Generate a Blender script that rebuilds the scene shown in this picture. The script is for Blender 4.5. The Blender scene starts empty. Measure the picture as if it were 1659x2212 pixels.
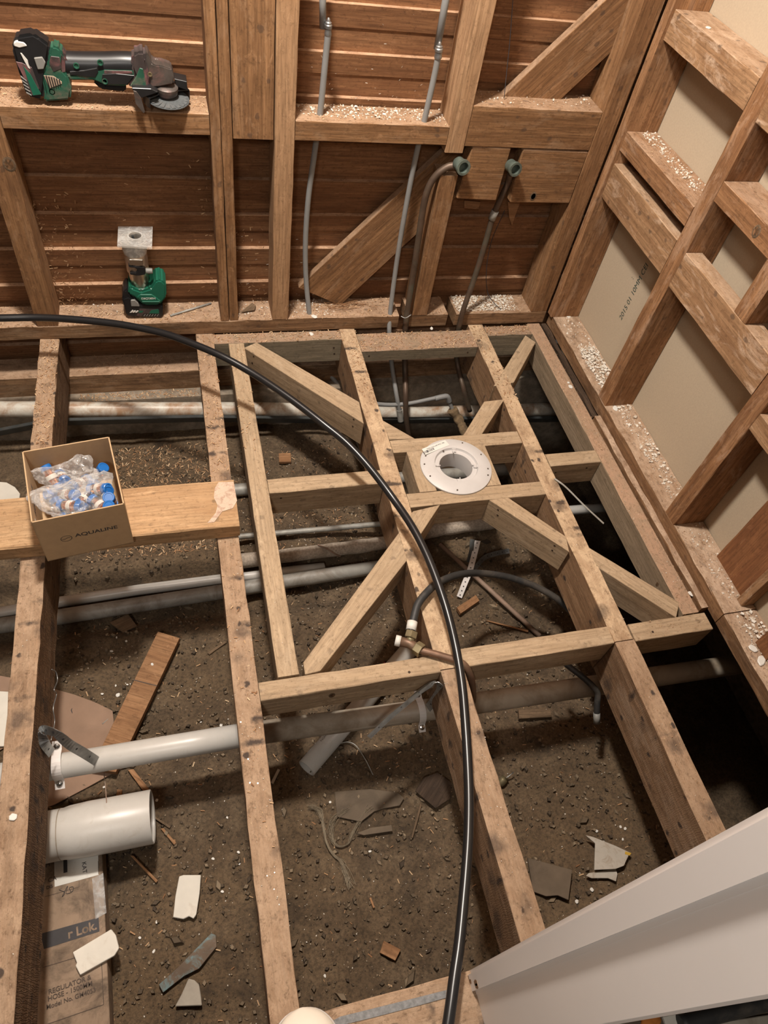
import bpy, bmesh, math, random
from mathutils import Vector, Matrix, noise
random.seed(7)
SC = bpy.context.scene
COL = SC.collection
V = Vector
# ------------------------------------------------------------------ camera
F_PX, W_PX, H_PX, CAM_H = 1509.19, 1659.0, 2212.0, 1.442
RIGHT = V((0.96499501, -0.22379444, 0.13675044))
DOWN = V((-0.09689911, -0.78875188, -0.60702638))
FWD = V((0.24371129, 0.57252643, -0.78282711))
CAM = V((0, 0, CAM_H))
cam_data = bpy.data.cameras.new('camera')
cam_data.sensor_fit = 'VERTICAL'
cam_data.sensor_height = 24.0
cam_data.lens = F_PX / H_PX * 24.0
cam_data.clip_start = 0.02
cam = bpy.data.objects.new('camera', cam_data)
COL.objects.link(cam)
cm = Matrix((RIGHT, -DOWN, -FWD)).transposed().to_4x4()
cm.translation = CAM
cam.matrix_world = cm
SC.camera = cam
# ------------------------------------------------------------------ world, lamp, exposure
SC.view_settings.view_transform = 'Standard'
SC.view_settings.look = 'None'
SC.view_settings.gamma = 1.0
SC.view_settings.use_curve_mapping = False
SC.view_settings.exposure = 0.0
world = bpy.data.worlds.new('world')
SC.world = world
world.use_nodes = True
world.node_tree.nodes['Background'].inputs[0].default_value = (1.0, 0.93, 0.84, 1)
world.node_tree.nodes['Background'].inputs[1].default_value = 0.05
lamp_data = bpy.data.lights.new('ceiling_lamp', 'POINT')
lamp_data.energy = 245
lamp_data.color = (1.0, 0.935, 0.85)
lamp_data.shadow_soft_size = 0.085
lamp = bpy.data.objects.new('ceiling_lamp', lamp_data)
lamp.location = (0.0, 1.25, 2.28)
COL.objects.link(lamp)
hall_data = bpy.data.lights.new('hall_lamp', 'POINT')
hall_data.energy = 58
hall_data.color = (1.0, 0.93, 0.85)
hall_data.shadow_soft_size = 0.16
hall = bpy.data.objects.new('hall_lamp', hall_data)
hall.location = (-0.45, -0.85, 2.20)
COL.objects.link(hall)


# ------------------------------------------------------------------ helpers
def at(u, v, ax, val):
    """the point of the plane (axis ax = val) that lies in direction (u, v) of the photo"""
    d = RIGHT * ((u - W_PX / 2) / F_PX) + DOWN * ((v - H_PX / 2) / F_PX) + FWD
    t = (val - CAM[ax]) / d[ax]
    return CAM + d * t


def tag(o, label=None, cat=None, group=None, kind=None):
    if label: o['label'] = label
    if cat: o['category'] = cat
    if group: o['group'] = group
    if kind: o['kind'] = kind
    return o


def link(name, bm, mat, parent=None, M=None, smooth=False):
    """bmesh in world coordinates -> one mesh object whose local frame is M"""
    if M is None: M = Matrix.Identity(4)
    bmesh.ops.recalc_face_normals(bm, faces=bm.faces)
    bm.transform(M.inverted())
    me = bpy.data.meshes.new(name)
    bm.to_mesh(me); bm.free()
    if smooth:
        for p in me.polygons: p.use_smooth = True
    mats = mat if isinstance(mat, (list, tuple)) else [mat]
    for m in mats: me.materials.append(m)
    o = bpy.data.objects.new(name, me)
    COL.objects.link(o)
    if parent:
        o.parent = parent
        o.matrix_parent_inverse = parent.matrix_world.inverted()
    o.matrix_world = M
    return o


def empty(name, loc, rotz=0):
    o = bpy.data.objects.new(name, None)
    o.empty_display_size = 0.05
    COL.objects.link(o)
    o.matrix_world = Matrix.Translation(loc) @ Matrix.Rotation(rotz, 4, 'Z')
    return o


def frame(o, x, up=V((0, 0, 1))):
    x = V(x).normalized()
    z = (V(up) - x * V(up).dot(x))
    if z.length < 1e-4: z = V((0, 1, 0)) - x * x.y
    z.normalize()
    y = z.cross(x)
    M = Matrix((x, y, z)).transposed().to_4x4()
    M.translation = o
    return M


def bm_beam(bm, M, L, w, h, ch=0.0015, wob=0.0007, seg=0.05):
    """rough timber: local X 0..L, Y -w/2..w/2, Z -h/2..h/2"""
    n = max(2, int(L / seg) + 1)
    prof = [(w/2, h/2-ch), (w/2-ch, h/2), (-w/2+ch, h/2), (-w/2, h/2-ch), (-w/2, -h/2+ch), (-w/2+ch, -h/2), (w/2-ch, -h/2), (w/2, -h/2+ch)]
    rings = []
    for i in range(n + 1):
        x = L * i / n
        ring = []
        for (a, b) in prof:
            j = wob if 0 < i < n else wob * .4
            ring.append(bm.verts.new(M @ V((x, a + random.uniform(-j, j), b + random.uniform(-j, j)))))
        rings.append(ring)
    for r0, r1 in zip(rings, rings[1:]):
        for k in range(8):
            bm.faces.new((r0[k], r0[(k+1) % 8], r1[(k+1) % 8], r1[k]))
    bm.faces.new(rings[0][::-1]); bm.faces.new(rings[-1])


def timber(name, label, cat, x, y, z, axis, mat, group=None, wob=0.0007, ch=0.0015, parent=None):
    (x0, x1), (y0, y1), (z0, z1) = x, y, z
    cx, cy, cz = (x0+x1)/2, (y0+y1)/2, (z0+z1)/2
    if axis == 'x': M = frame(V((x0, cy, cz)), (1, 0, 0)); L, w, h = x1-x0, y1-y0, z1-z0
    elif axis == 'y': M = frame(V((cx, y0, cz)), (0, 1, 0)); L, w, h = y1-y0, x1-x0, z1-z0
    else: M = frame(V((cx, cy, z0)), (0, 0, 1), (-1, 0, 0)); L, w, h = z1-z0, y1-y0, x1-x0
    bm = bmesh.new()
    bm_beam(bm, M, L, w, h, ch, wob)
    o = link(name, bm, mat, parent, M)
    return tag(o, label, cat, group)


def bm_prism(bm, pts, off, bevel=0.0, seg=1):
    """polygon pts extruded by vector off"""
    off = V(off)
    a = [bm.verts.new(p) for p in pts]
    b = [bm.verts.new(V(p) + off) for p in pts]
    fs = [bm.faces.new(a[::-1]), bm.faces.new(b)]
    n = len(a)
    for i in range(n):
        fs.append(bm.faces.new((a[i], a[(i+1) % n], b[(i+1) % n], b[i])))
    if bevel:
        es = list({e for f in fs for e in f.edges})
        bmesh.ops.recalc_face_normals(bm, faces=fs)
        bmesh.ops.bevel(bm, geom=es, offset=bevel, segments=seg, affect='EDGES', clamp_overlap=True)
    return fs


def prism(name, label, cat, pts, off, mat, xdir=None, bevel=0.0012, parent=None, group=None, up=None, seg=1, smooth=False):
    pts = [V(p) for p in pts]
    bm = bmesh.new()
    bm_prism(bm, pts, off, bevel, seg)
    c = sum(pts, V()) / len(pts)
    xdir = V(xdir) if xdir else (pts[1] - pts[0])
    o = link(name, bm, mat, parent, frame(c, xdir, up or V((0, 0, 1))), smooth)
    return tag(o, label, cat, group)


def box(bm, M, sx, sy, sz, bevel=0.0, seg=1):
    pts = [M @ V((a*sx/2, b*sy/2, -sz/2)) for a, b in ((-1, -1), (1, -1), (1, 1), (-1, 1))]
    off = (M.to_3x3() @ V((0, 0, sz)))
    return bm_prism(bm, pts, off, bevel, seg)


def spline(pts, n=8):
    pts = [V(p) for p in pts]
    out = []
    P = [pts[0]*2 - pts[1]] + pts + [pts[-1]*2 - pts[-2]]
    for i in range(1, len(P)-2):
        p0, p1, p2, p3 = P[i-1], P[i], P[i+1], P[i+2]
        for k in range(n):
            t = k / n
            out.append(0.5*((2*p1) + (p2-p0)*t + (2*p0-5*p1+4*p2-p3)*t*t + (3*p1-p0-3*p2+p3)*t**3))
    out.append(pts[-1])
    return out


def bm_tube(bm, path, r, seg=14, cap=True, wall=0.0):
    path = [V(p) for p in path]
    rs = r if isinstance(r, (list, tuple)) else [r]*len(path)
    up = None
    rings = []; inner = []
    for i, p in enumerate(path):
        t = (path[min(i+1, len(path)-1)] - path[max(i-1, 0)]).normalized()
        if up is None:
            up = V((0, 0, 1)) if abs(t.z) < .9 else V((1, 0, 0))
        up = (up - t*up.dot(t)).normalized()
        s = t.cross(up)
        ring = [p + (up*math.cos(2*math.pi*k/seg) + s*math.sin(2*math.pi*k/seg))*rs[i] for k in range(seg)]
        rings.append([bm.verts.new(q) for q in ring])
        if wall:
            inner.append([bm.verts.new(p + (q-p)*((rs[i]-wall)/rs[i])) for q in ring])
    for a, b in zip(rings, rings[1:]):
        for k in range(seg):
            bm.faces.new((a[k], a[(k+1) % seg], b[(k+1) % seg], b[k]))
    if wall:
        for a, b in zip(inner, inner[1:]):
            for k in range(seg):
                bm.faces.new((a[k], b[k], b[(k+1) % seg], a[(k+1) % seg]))
        for a, b in ((rings[0], inner[0]), (rings[-1], inner[-1])):
            for k in range(seg):
                bm.faces.new((a[k], b[k], b[(k+1) % seg], a[(k+1) % seg]))
    elif cap:
        bm.faces.new(rings[0][::-1]); bm.faces.new(rings[-1])


def tube(name, label, cat, path, r, mat, parent=None, group=None, seg=14, wall=0.0, smooth=True, M=None):
    bm = bmesh.new()
    bm_tube(bm, path, r, seg, True, wall)
    if M is None: M = frame(V(path[0]), V(path[min(1, len(path)-1)]) - V(path[0]))
    o = link(name, bm, mat, parent, M)
    for p in o.data.polygons: p.use_smooth = smooth and len(p.vertices) == 4
    return tag(o, label, cat, group)


def bm_lathe(bm, M, prof, seg=32):
    """prof: (radius, height) revolved about local Z of M; r=0 closes"""
    rings = []
    for (r, z) in prof:
        if r < 1e-6: rings.append([bm.verts.new(M @ V((0, 0, z)))])
        else: rings.append([bm.verts.new(M @ V((r*math.cos(2*math.pi*k/seg), r*math.sin(2*math.pi*k/seg), z))) for k in range(seg)])
    for a, b in zip(rings, rings[1:]):
        for k in range(seg):
            k2 = (k+1) % seg
            if len(a) == 1 and len(b) == 1: continue
            if len(a) == 1: bm.faces.new((a[0], b[k2], b[k]))
            elif len(b) == 1: bm.faces.new((a[k], a[k2], b[0]))
            else: bm.faces.new((a[k], a[k2], b[k2], b[k]))


def lathe(name, label, cat, M, prof, mat, parent=None, seg=32, group=None, smooth=True):
    bm = bmesh.new()
    bm_lathe(bm, M, prof, seg)
    o = link(name, bm, mat, parent, M)
    if smooth:
        o.data.shade_smooth()
        try: o.data.set_sharp_from_angle(angle=0.6)
        except Exception: pass
    return tag(o, label, cat, group)


def text(name, s, M, size, mat, parent=None, depth=0.0003, sx=1.0, bold=0.0, label=None):
    cu = bpy.data.curves.new('lettering', 'FONT')
    cu.body = s; cu.size = size; cu.extrude = depth; cu.align_x = 'CENTER'; cu.align_y = 'CENTER'
    cu.offset = bold
    tmp = bpy.data.objects.new('tmp_text', cu)
    COL.objects.link(tmp)
    bpy.context.view_layer.update()
    me = bpy.data.meshes.new_from_object(tmp.evaluated_get(bpy.context.evaluated_depsgraph_get()))
    bpy.data.objects.remove(tmp); bpy.data.curves.remove(cu)
    me.name = name
    me.transform(Matrix.Diagonal((sx, 1, 1, 1)))
    me.materials.clear(); me.materials.append(mat)
    o = bpy.data.objects.new(name, me)
    COL.objects.link(o)
    if parent:
        o.parent = parent
        o.matrix_parent_inverse = parent.matrix_world.inverted()
    o.matrix_world = M
    if label: o['label'] = label
    return o


# ------------------------------------------------------------------ materials
class N:
    def __init__(s, name):
        s.m = bpy.data.materials.new(name); s.m.use_nodes = True
        s.t = s.m.node_tree; s.b = s.t.nodes['Principled BSDF']
    def n(s, typ, **kw):
        nd = s.t.nodes.new(typ)
        for k, v in kw.items():
            if k.startswith('i_'):
                key = k[2:]
                nd.inputs[int(key) if key.isdigit() else key.replace('_', ' ')].default_value = v
            else: setattr(nd, k, v)
        return nd
    def l(s, a, b): s.t.links.new(a, b)
    def ramp(s, fac, stops):
        r = s.n('ShaderNodeValToRGB')
        e = r.color_ramp.elements
        while len(e) < len(stops): e.new(0.5)
        for el, (p, c) in zip(e, stops):
            el.position = p; el.color = c if len(c) == 4 else (*c, 1)
        s.l(fac, r.inputs[0])
        return r.outputs[0]
    def mix(s, fac, a, b, blend='MIX'):
        m = s.n('ShaderNodeMix', data_type='RGBA', blend_type=blend)
        for sock, val in ((m.inputs[0], fac), (m.inputs[6], a), (m.inputs[7], b)):
            if isinstance(val, (int, float)): sock.default_value = val
            elif isinstance(val, tuple): sock.default_value = val if len(val) == 4 else (*val, 1)
            else: s.l(val, sock)
        return m.outputs[2]
    def math(s, op, a, b=0.0, c=0.0):
        m = s.n('ShaderNodeMath', operation=op)
        for sock, val in zip(m.inputs, (a, b, c)):
            if isinstance(val, (int, float)): sock.default_value = val
            else: s.l(val, sock)
        return m.outputs[0]
    def noise(s, vec, scale=5, detail=4, dist=0.0, rough=0.55):
        q = s.n('ShaderNodeTexNoise', i_Scale=scale, i_Detail=detail, i_Distortion=dist, i_Roughness=rough)
        if vec is not None: s.l(vec, q.inputs['Vector'])
        return q.outputs['Fac']
    def coords(s, scale=(1, 1, 1), rnd=True):
        tc = s.n('ShaderNodeTexCoord')
        out = tc.outputs['Object']
        if rnd:
            oi = s.n('ShaderNodeObjectInfo')
            mul = s.n('ShaderNodeVectorMath', operation='SCALE'); mul.inputs[0].default_value = (13.1, 7.7, 5.3)
            s.l(oi.outputs['Random'], mul.inputs['Scale'])
            ad = s.n('ShaderNodeVectorMath', operation='ADD')
            s.l(out, ad.inputs[0]); s.l(mul.outputs[0], ad.inputs[1]); out = ad.outputs[0]
        mp = s.n('ShaderNodeMapping'); mp.inputs['Scale'].default_value = scale
        s.l(out, mp.inputs['Vector'])
        return mp.outputs[0]
    def bump(s, h, strength=0.4, dist=0.002):
        b = s.n('ShaderNodeBump', i_Strength=strength, i_Distance=dist)
        s.l(h, b.inputs['Height']); s.l(b.outputs[0], s.b.inputs['Normal'])
    def set(s, **kw):
        for k, v in kw.items():
            s.b.inputs[k.replace('_', ' ')].default_value = v if not (isinstance(v, tuple) and len(v) == 3) else (*v, 1)


def simple(name, c, rough=0.5, metal=0.0, var=0.12, scale=30, dirt=None, dirt_amt=0.0, bump=0.0, rnd=True, dirt_scale=9):
    k = N(name)
    co = k.coords((1, 1, 1), rnd)
    f = k.noise(co, scale, 5)
    a = tuple(x*(1-var) for x in c); b = tuple(min(1, x*(1+var)) for x in c)
    col = k.ramp(f, [(0.3, a), (0.7, b)])
    if dirt:
        g = k.noise(co, dirt_scale, 7, 0.6, 0.7)
        m = k.ramp(g, [(0.62 - dirt_amt*0.35, (0, 0, 0)), (0.78 - dirt_amt*0.25, (1, 1, 1))])
        col = k.mix(k.math('MULTIPLY', m, min(1, dirt_amt*1.6)), col, dirt)
    k.l(col, k.b.inputs['Base Color'])
    k.set(Roughness=rough, Metallic=metal)
    if bump: k.bump(f, bump, 0.001)
    return k.m


def wood(name, dark, light, stain, dust=0.0, dustc=(.36, .23, .15), saw=0.0, spots=0.0, stain_amt=0.45, pale=0.0, palec=(.42, .30, .20), rough=0.8, rings=9.0, bump=0.35, streak=False):
    k = N(name)
    base = k.coords((1, 1, 1))
    def mp(sc):
        q = k.n('ShaderNodeMapping'); q.inputs['Scale'].default_value = sc
        k.l(base, q.inputs['Vector']); return q.outputs[0]
    g = k.noise(mp((1.1, rings*2.6, rings*2.6)), 1.0, 6, 1.4, 0.6)
    fine = k.noise(mp((9, 190, 190)), 1.0, 4, 0.3, 0.7)
    blot = k.noise(mp((2.6, 9, 9)), 1.0, 6, 0.7, 0.65)
    col = k.ramp(g, [(0.30, dark), (0.52, tuple((a+b)/2 for a, b in zip(dark, light))), (0.68, light)])
    col = k.mix(k.ramp(fine, [(0.32, (.75, .75, .75)), (0.60, (0, 0, 0))]), col, tuple(x*0.5 for x in dark))
    scuff = k.noise(mp((22, 45, 45)), 1.0, 6, 0.8, 0.75)
    col = k.mix(k.ramp(scuff, [(0.58, (0, 0, 0)), (0.74, (.55, .55, .55))]), col, tuple(min(1, x*1.35 + .03) for x in light))
    col = k.mix(k.math('MULTIPLY', k.ramp(blot, [(0.50, (0, 0, 0)), (0.70, (1, 1, 1))]), stain_amt), col, stain)
    if pale:
        pb = k.noise(mp((5, 16, 16)), 1.3, 7, 1.2, 0.7)
        col = k.mix(k.math('MULTIPLY', k.ramp(pb, [(0.52, (0, 0, 0)), (0.66, (1, 1, 1))]), pale), col, palec)
    if dust:
        ge = k.n('ShaderNodeNewGeometry'); sep = k.n('ShaderNodeSeparateXYZ')
        k.l(ge.outputs['True Normal'], sep.inputs[0])
        upm = k.math('GREATER_THAN', sep.outputs[2], 0.6)
        dn = k.ramp(k.noise(mp((14, 22, 22)), 1.0, 8, 0.5, 0.75), [(0.34, (.25, .25, .25)), (0.6, (1, 1, 1))])
        dc = k.mix(k.noise(mp((300, 300, 300)), 1.0, 3), tuple(x*0.72 for x in dustc), tuple(min(1, x*1.25) for x in dustc))
        col = k.mix(k.math('MULTIPLY', k.math('MULTIPLY', dn, upm), dust), col, dc)
    if spots:
        nz = k.n('ShaderNodeTexNoise', i_Scale=60.0, i_Detail=4.0)
        k.l(base, nz.inputs['Vector'])
        sc = k.n('ShaderNodeVectorMath', operation='SCALE'); sc.inputs['Scale'].default_value = 0.5
        k.l(nz.outputs['Color'], sc.inputs[0])
        def marks(scale, r0, r1, keep):
            vo = k.n('ShaderNodeTexVoronoi', feature='F1', i_Scale=1.0, i_Randomness=1.0)
            w = k.n('ShaderNodeVectorMath', operation='ADD')
            k.l(mp(scale), w.inputs[0]); k.l(sc.outputs[0], w.inputs[1]); k.l(w.outputs[0], vo.inputs['Vector'])
            sx = k.n('ShaderNodeSeparateXYZ'); k.l(vo.outputs['Color'], sx.inputs[0])
            return k.math('MULTIPLY', k.ramp(vo.outputs['Distance'], [(r0, (1, 1, 1)), (r1, (0, 0, 0))]), k.math('GREATER_THAN', sx.outputs[0], keep))
        sp = marks((26, 34, 34), .14, .24, .70)
        if streak:     # old nail rows: dark bleeding streaks across the joist
            sp = k.math('MAXIMUM', sp, k.math('MAXIMUM', marks((26, 8, 8), .10, .27, .25), k.math('MULTIPLY', marks((15, 14, 14), .15, .42, .60), .7)))
        col = k.mix(k.math('MULTIPLY', sp, spots), col, (.040, .030, .027))
    grit = k.noise(mp((70, 95, 95)), 1.0, 5, 0.2, 0.8)
    col = k.mix(k.ramp(grit, [(.34, (.6, .6, .6)), (.47, (0, 0, 0))]), col, tuple(x*.5 for x in dark))
    k.l(col, k.b.inputs['Base Color'])
    k.set(Roughness=rough)
    k.b.inputs['Specular IOR Level'].default_value = 0.25
    h = k.math('ADD', k.math('MULTIPLY', fine, 0.7), k.math('MULTIPLY', g, 0.3))
    if saw:
        wv = k.n('ShaderNodeTexWave', wave_type='BANDS', bands_direction='X', i_Scale=75.0, i_Distortion=11.0, i_Detail=5.0)
        wv.inputs['Detail Scale'].default_value = 2.0
        k.l(mp((1, .25, .25)), wv.inputs['Vector'])
        gs = k.n('ShaderNodeNewGeometry'); ss = k.n('ShaderNodeSeparateXYZ'); k.l(gs.outputs['True Normal'], ss.inputs[0])
        h = k.math('ADD', h, k.math('MULTIPLY', k.math('MULTIPLY', wv.outputs['Fac'], saw), k.math('LESS_THAN', ss.outputs[2], .6)))
    k.bump(h, bump, 0.003)
    return k.m


M_STUD = wood('old_stud_wood', (.185, .090, .038), (.36, .195, .092), (.10, .047, .021), dust=.75, dustc=(.44, .30, .20), pale=.22, palec=(.46, .32, .21), stain_amt=.5, spots=.5)
M_STUD_SIDE = wood('right_wall_stud_wood', (.205, .095, .040), (.40, .215, .105), (.11, .047, .021), dust=.6, dustc=(.50, .345, .235), pale=.40, palec=(.52, .36, .25), stain_amt=.45, spots=.4)
M_PALE_STUD = wood('skinned_stud_wood', (.26, .14, .068), (.43, .26, .14), (.17, .08, .036), dust=.6, dustc=(.52, .375, .26), pale=.75, palec=(.58, .43, .31), stain_amt=.55, spots=.5)
M_PINE = wood('new_pine_wood', (.36, .205, .105), (.52, .325, .185), (.25, .125, .058), dust=.2, rings=7, stain_amt=.4, bump=.2)
M_FLOOR_PINE = wood('floor_nog_pine', (.36, .25, .150), (.52, .385, .25), (.27, .18, .105), dust=.35, dustc=(.44, .33, .22), rings=6, stain_amt=.5, spots=.35, bump=.22, pale=.3, palec=(.58, .46, .33))
M_TREATED = wood('treated_trimmer_wood', (.21, .17, .115), (.32, .26, .18), (.13, .11, .078), dust=.95, dustc=(.39, .25, .165), rings=6, stain_amt=.5, bump=.2)
M_JOIST = wood('old_joist_wood', (.21, .120, .064), (.34, .215, .13), (.12, .066, .036), dust=.75, dustc=(.45, .315, .21), saw=.14, spots=.9, stain_amt=.55, bump=.7, pale=.35, palec=(.48, .36, .26), streak=True)
M_JOIST_ROUGH = wood('rough_sawn_joist_wood', (.14, .072, .034), (.29, .175, .10), (.075, .038, .019), dust=.8, dustc=(.45, .315, .21), saw=.55, spots=.9, stain_amt=.65, bump=.9, streak=True, pale=.2, palec=(.48, .36, .26))
M_JOIST_CLEAN = wood('planed_joist_wood', (.24, .135, .070), (.36, .225, .13), (.15, .08, .042), dust=.92, dustc=(.60, .44, .285), saw=.12, spots=.9, stain_amt=.45, bump=.6, streak=True)
M_JOIST_DUSTY = wood('dusty_rim_wood', (.26, .19, .12), (.37, .28, .19), (.18, .13, .085), dust=1.0, dustc=(.43, .275, .18), rings=5, stain_amt=.35, bump=.2)
M_PLATE = wood('old_plate_wood', (.17, .092, .045), (.33, .195, .105), (.045, .027, .017), dust=.9, dustc=(.47, .32, .215), stain_amt=.75, spots=.4, pale=.3)
M_RPLATE = wood('right_plate_wood', (.175, .09, .042), (.33, .19, .098), (.055, .030, .017), dust=.95, dustc=(.53, .39, .28), stain_amt=.7, spots=.3, pale=.3)
M_BOARDS = wood('weatherboard_wood', (.185, .082, .036), (.315, .160, .076), (.095, .040, .018), dust=.9, dustc=(.56, .36, .23), rings=5, stain_amt=.55, bump=.12)
M_PLANK = wood('shelf_plank_wood', (.40, .235, .115), (.56, .365, .20), (.29, .15, .068), dust=.15, dustc=(.60, .43, .27), rings=5, spots=.35, stain_amt=.45, bump=.25)
M_RED = wood('reddish_board_wood', (.21, .085, .036), (.34, .165, .072), (.12, .047, .02), rings=5, stain_amt=.5, bump=.2)
M_SCRAP = wood('ground_scrap_wood', (.28, .14, .065), (.42, .235, .12), (.16, .08, .038), rings=6, stain_amt=.5, bump=.2)
M_DKSCRAP = wood('dirty_scrap_wood', (.13, .085, .05), (.23, .155, .095), (.07, .045, .028), stain_amt=.6)
M_ROT = wood('rotten_strip_wood', (.04, .025, .016), (.11, .07, .045), (.02, .013, .01), stain_amt=.7, bump=.6)

M_PVC = simple('white_pvc', (.53, .51, .475), .35, var=.04, dirt=(.30, .23, .15), dirt_amt=.16, dirt_scale=30)
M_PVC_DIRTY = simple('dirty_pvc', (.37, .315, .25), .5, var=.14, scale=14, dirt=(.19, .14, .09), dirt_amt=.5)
M_PVC_GREY = simple('dull_grey_pvc', (.33, .32, .29), .5, var=.10, dirt=(.14, .11, .08), dirt_amt=.5)  # plain grey plastic with dark brown dirt patches
M_PVC_BACK = simple('back_pvc', (.60, .57, .50), .4, var=.05, dirt=(.36, .22, .13), dirt_amt=.62, dirt_scale=14)
M_FLANGE = simple('flange_plastic', (.54, .515, .50), .42, var=.03, dirt=(.42, .30, .22), dirt_amt=.10, dirt_scale=40)
M_GREYPIPE = simple('grey_polybutylene', (.235, .235, .23), .5, var=.06, dirt=(.30, .25, .19), dirt_amt=.12)
M_GALV_PIPE = simple('galvanised_pipe', (.34, .335, .31), .55, .25, var=.22, scale=40, dirt=(.20, .16, .11), dirt_amt=.4)
M_LAG = simple('felt_lagging', (.37, .31, .25), .95, var=.30, scale=160, bump=.9, dirt=(.17, .13, .09), dirt_amt=.35)
M_BARKLAG = simple('rotted_lagging', (.22, .15, .08), .95, var=.5, scale=70, bump=1.0, dirt=(.08, .05, .03), dirt_amt=.5)
M_COPPER_OLD = simple('oxidised_copper', (.105, .068, .047), .5, .35, var=.30, scale=22, dirt=(.10, .12, .09), dirt_amt=.35)
M_COPPER_MID = simple('weathered_copper', (.22, .13, .085), .48, .45, var=.25, scale=30, dirt=(.16, .12, .075), dirt_amt=.45)
M_COPPER = simple('bright_copper', (.86, .42, .26), .22, 1.0, var=.06)
M_BRASS = simple('old_brass', (.30, .25, .15), .45, .7, var=.25, scale=40, dirt=(.13, .14, .10), dirt_amt=.35)
M_VERDI = simple('verdigris_brass', (.16, .20, .17), .5, .5, var=.35, scale=50, dirt=(.06, .06, .05), dirt_amt=.4)
M_RUSTPIPE = simple('dusty_brown_pipe', (.27, .18, .13), .7, .1, var=.2, scale=30, dirt=(.33, .26, .20), dirt_amt=.35)
M_BLACKPIPE = simple('black_polythene', (.012, .012, .013), .30, var=.1, dirt=(.06, .05, .04), dirt_amt=.08)
M_BLACKHOSE = simple('dusty_black_hose', (.03, .03, .03), .55, var=.2, dirt=(.16, .13, .10), dirt_amt=.3)
M_BLACK = simple('black_plastic', (.014, .014, .015), .35, var=.2, dirt=(.16, .12, .09), dirt_amt=.10)
M_DKSTRIP = simple('dark_steel_strip', (.06, .065, .065), .55, .3, var=.25, dirt=(.22, .16, .11), dirt_amt=.15)
M_GREEN = simple('dark_green_plastic', (.012, .115, .07), .38, var=.1, dirt=(.30, .24, .18), dirt_amt=.06)
M_GREEN_WORN = simple('worn_green_plastic', (.018, .085, .052), .45, var=.2, dirt=(.28, .15, .13), dirt_amt=.32, dirt_scale=22)
M_PINKWORN = simple('pink_stained_plastic', (.055, .042, .04), .5, var=.4, dirt=(.34, .13, .13), dirt_amt=.40, dirt_scale=18)
M_GEAR = simple('dusty_gear_case', (.105, .088, .078), .45, .45, var=.35, dirt=(.34, .17, .15), dirt_amt=.32, dirt_scale=24)
M_GREYPLASTIC = simple('grey_plastic', (.22, .215, .20), .5, var=.05)
M_TANGREY = simple('tan_vent_plastic', (.33, .24, .17), .7, var=.15)
M_REDPAINT = simple('red_paint', (.38, .045, .04), .5)
M_STEEL = simple('bright_steel', (.62, .60, .57), .25, 1.0, var=.08)
M_GALV = simple('galvanised_strap', (.36, .37, .37), .42, .85, var=.28, scale=60, dirt=(.16, .14, .11), dirt_amt=.3)
M_CHROMEBODY = simple('brushed_motor_case', (.56, .49, .42), .32, .9, var=.05)
M_DISC = simple('abrasive_disc', (.075, .082, .085), .7, var=.25, scale=160, dirt=(.22, .20, .18), dirt_amt=.25)
M_WHITE = simple('white_print', (.68, .66, .61), .5, var=.02)
M_CARD = simple('tan_cardboard', (.49, .335, .19), .8, var=.05, scale=60)
M_CARD_OLD = simple('dirty_cardboard', (.31, .22, .15), .8, var=.07, scale=40, dirt=(.05, .034, .022), dirt_amt=.46, dirt_scale=16)
M_CARD_PINK = simple('brown_hardboard', (.29, .185, .125), .8, var=.06, scale=40, dirt=(.20, .13, .09), dirt_amt=.2)
M_INK = simple('dark_ink', (.045, .042, .045), .7)
M_INK_BROWN = simple('faded_ink', (.085, .06, .045), .8)
M_INKGREEN = simple('green_stamp_ink', (.03, .06, .05), .8)
M_PAPER = simple('white_label_paper', (.66, .64, .59), .7, var=.03, dirt=(.20, .14, .09), dirt_amt=.15, dirt_scale=30)
M_BLUECAP = simple('blue_plastic_cap', (.012, .13, .42), .35, var=.06)
M_BAND = simple('white_fitting_band', (.66, .62, .55), .5)
M_LINING = simple('brown_lining_paper', (.44, .355, .255), .85, var=.05, scale=220, dirt=(.42, .32, .21), dirt_amt=.12, dirt_scale=3, rnd=False)
M_PAINT = simple('white_gloss_paint', (.74, .70, .675), .35, var=.015, scale=8)
M_PLASTER = simple('white_plasterboard', (.70, .66, .58), .85, var=.05, dirt=(.36, .25, .16), dirt_amt=.18, dirt_scale=26)
M_STONE = simple('grey_chip', (.40, .36, .30), .85, var=.12, dirt=(.20, .15, .10), dirt_amt=.3)
M_SMEAR = simple('pinkish_plaster_smear', (.55, .43, .33), .9, var=.06, dirt=(.28, .12, .07), dirt_amt=.42, dirt_scale=70)
M_TILE = simple('brown_fibre_scrap', (.135, .10, .068), .9, var=.12, dirt=(.06, .045, .03), dirt_amt=.4)
M_BLUEPAINT = simple('flaking_blue_wood', (.14, .10, .07), .85, var=.2, dirt=(.18, .45, .52), dirt_amt=.44, dirt_scale=20)
M_CONCRETE = simple('old_concrete', (.25, .205, .155), .95, var=.3, scale=50, bump=.6, dirt=(.10, .075, .05), dirt_amt=.4)
M_ROOMWALL = simple('bare_brown_wall', (.13, .095, .07), .9, var=.1)
M_FILM = simple('soiled_plastic_film', (.46, .42, .36), .5, var=.05, dirt=(.26, .17, .10), dirt_amt=.35, dirt_scale=45)
M_CANVAS = simple('white_canvas', (.70, .63, .53), .85, var=.04)
M_ORANGE = simple('orange_rag', (.50, .17, .03), .8)
M_FIBRE = simple('pale_fibre', (.33, .27, .19), .8)
M_GLUE = simple('grey_adhesive', (.20, .20, .20), .9, var=.3, scale=130, bump=.8)
M_YELLOW = simple('yellow_tape', (.52, .32, .03), .6)


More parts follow.
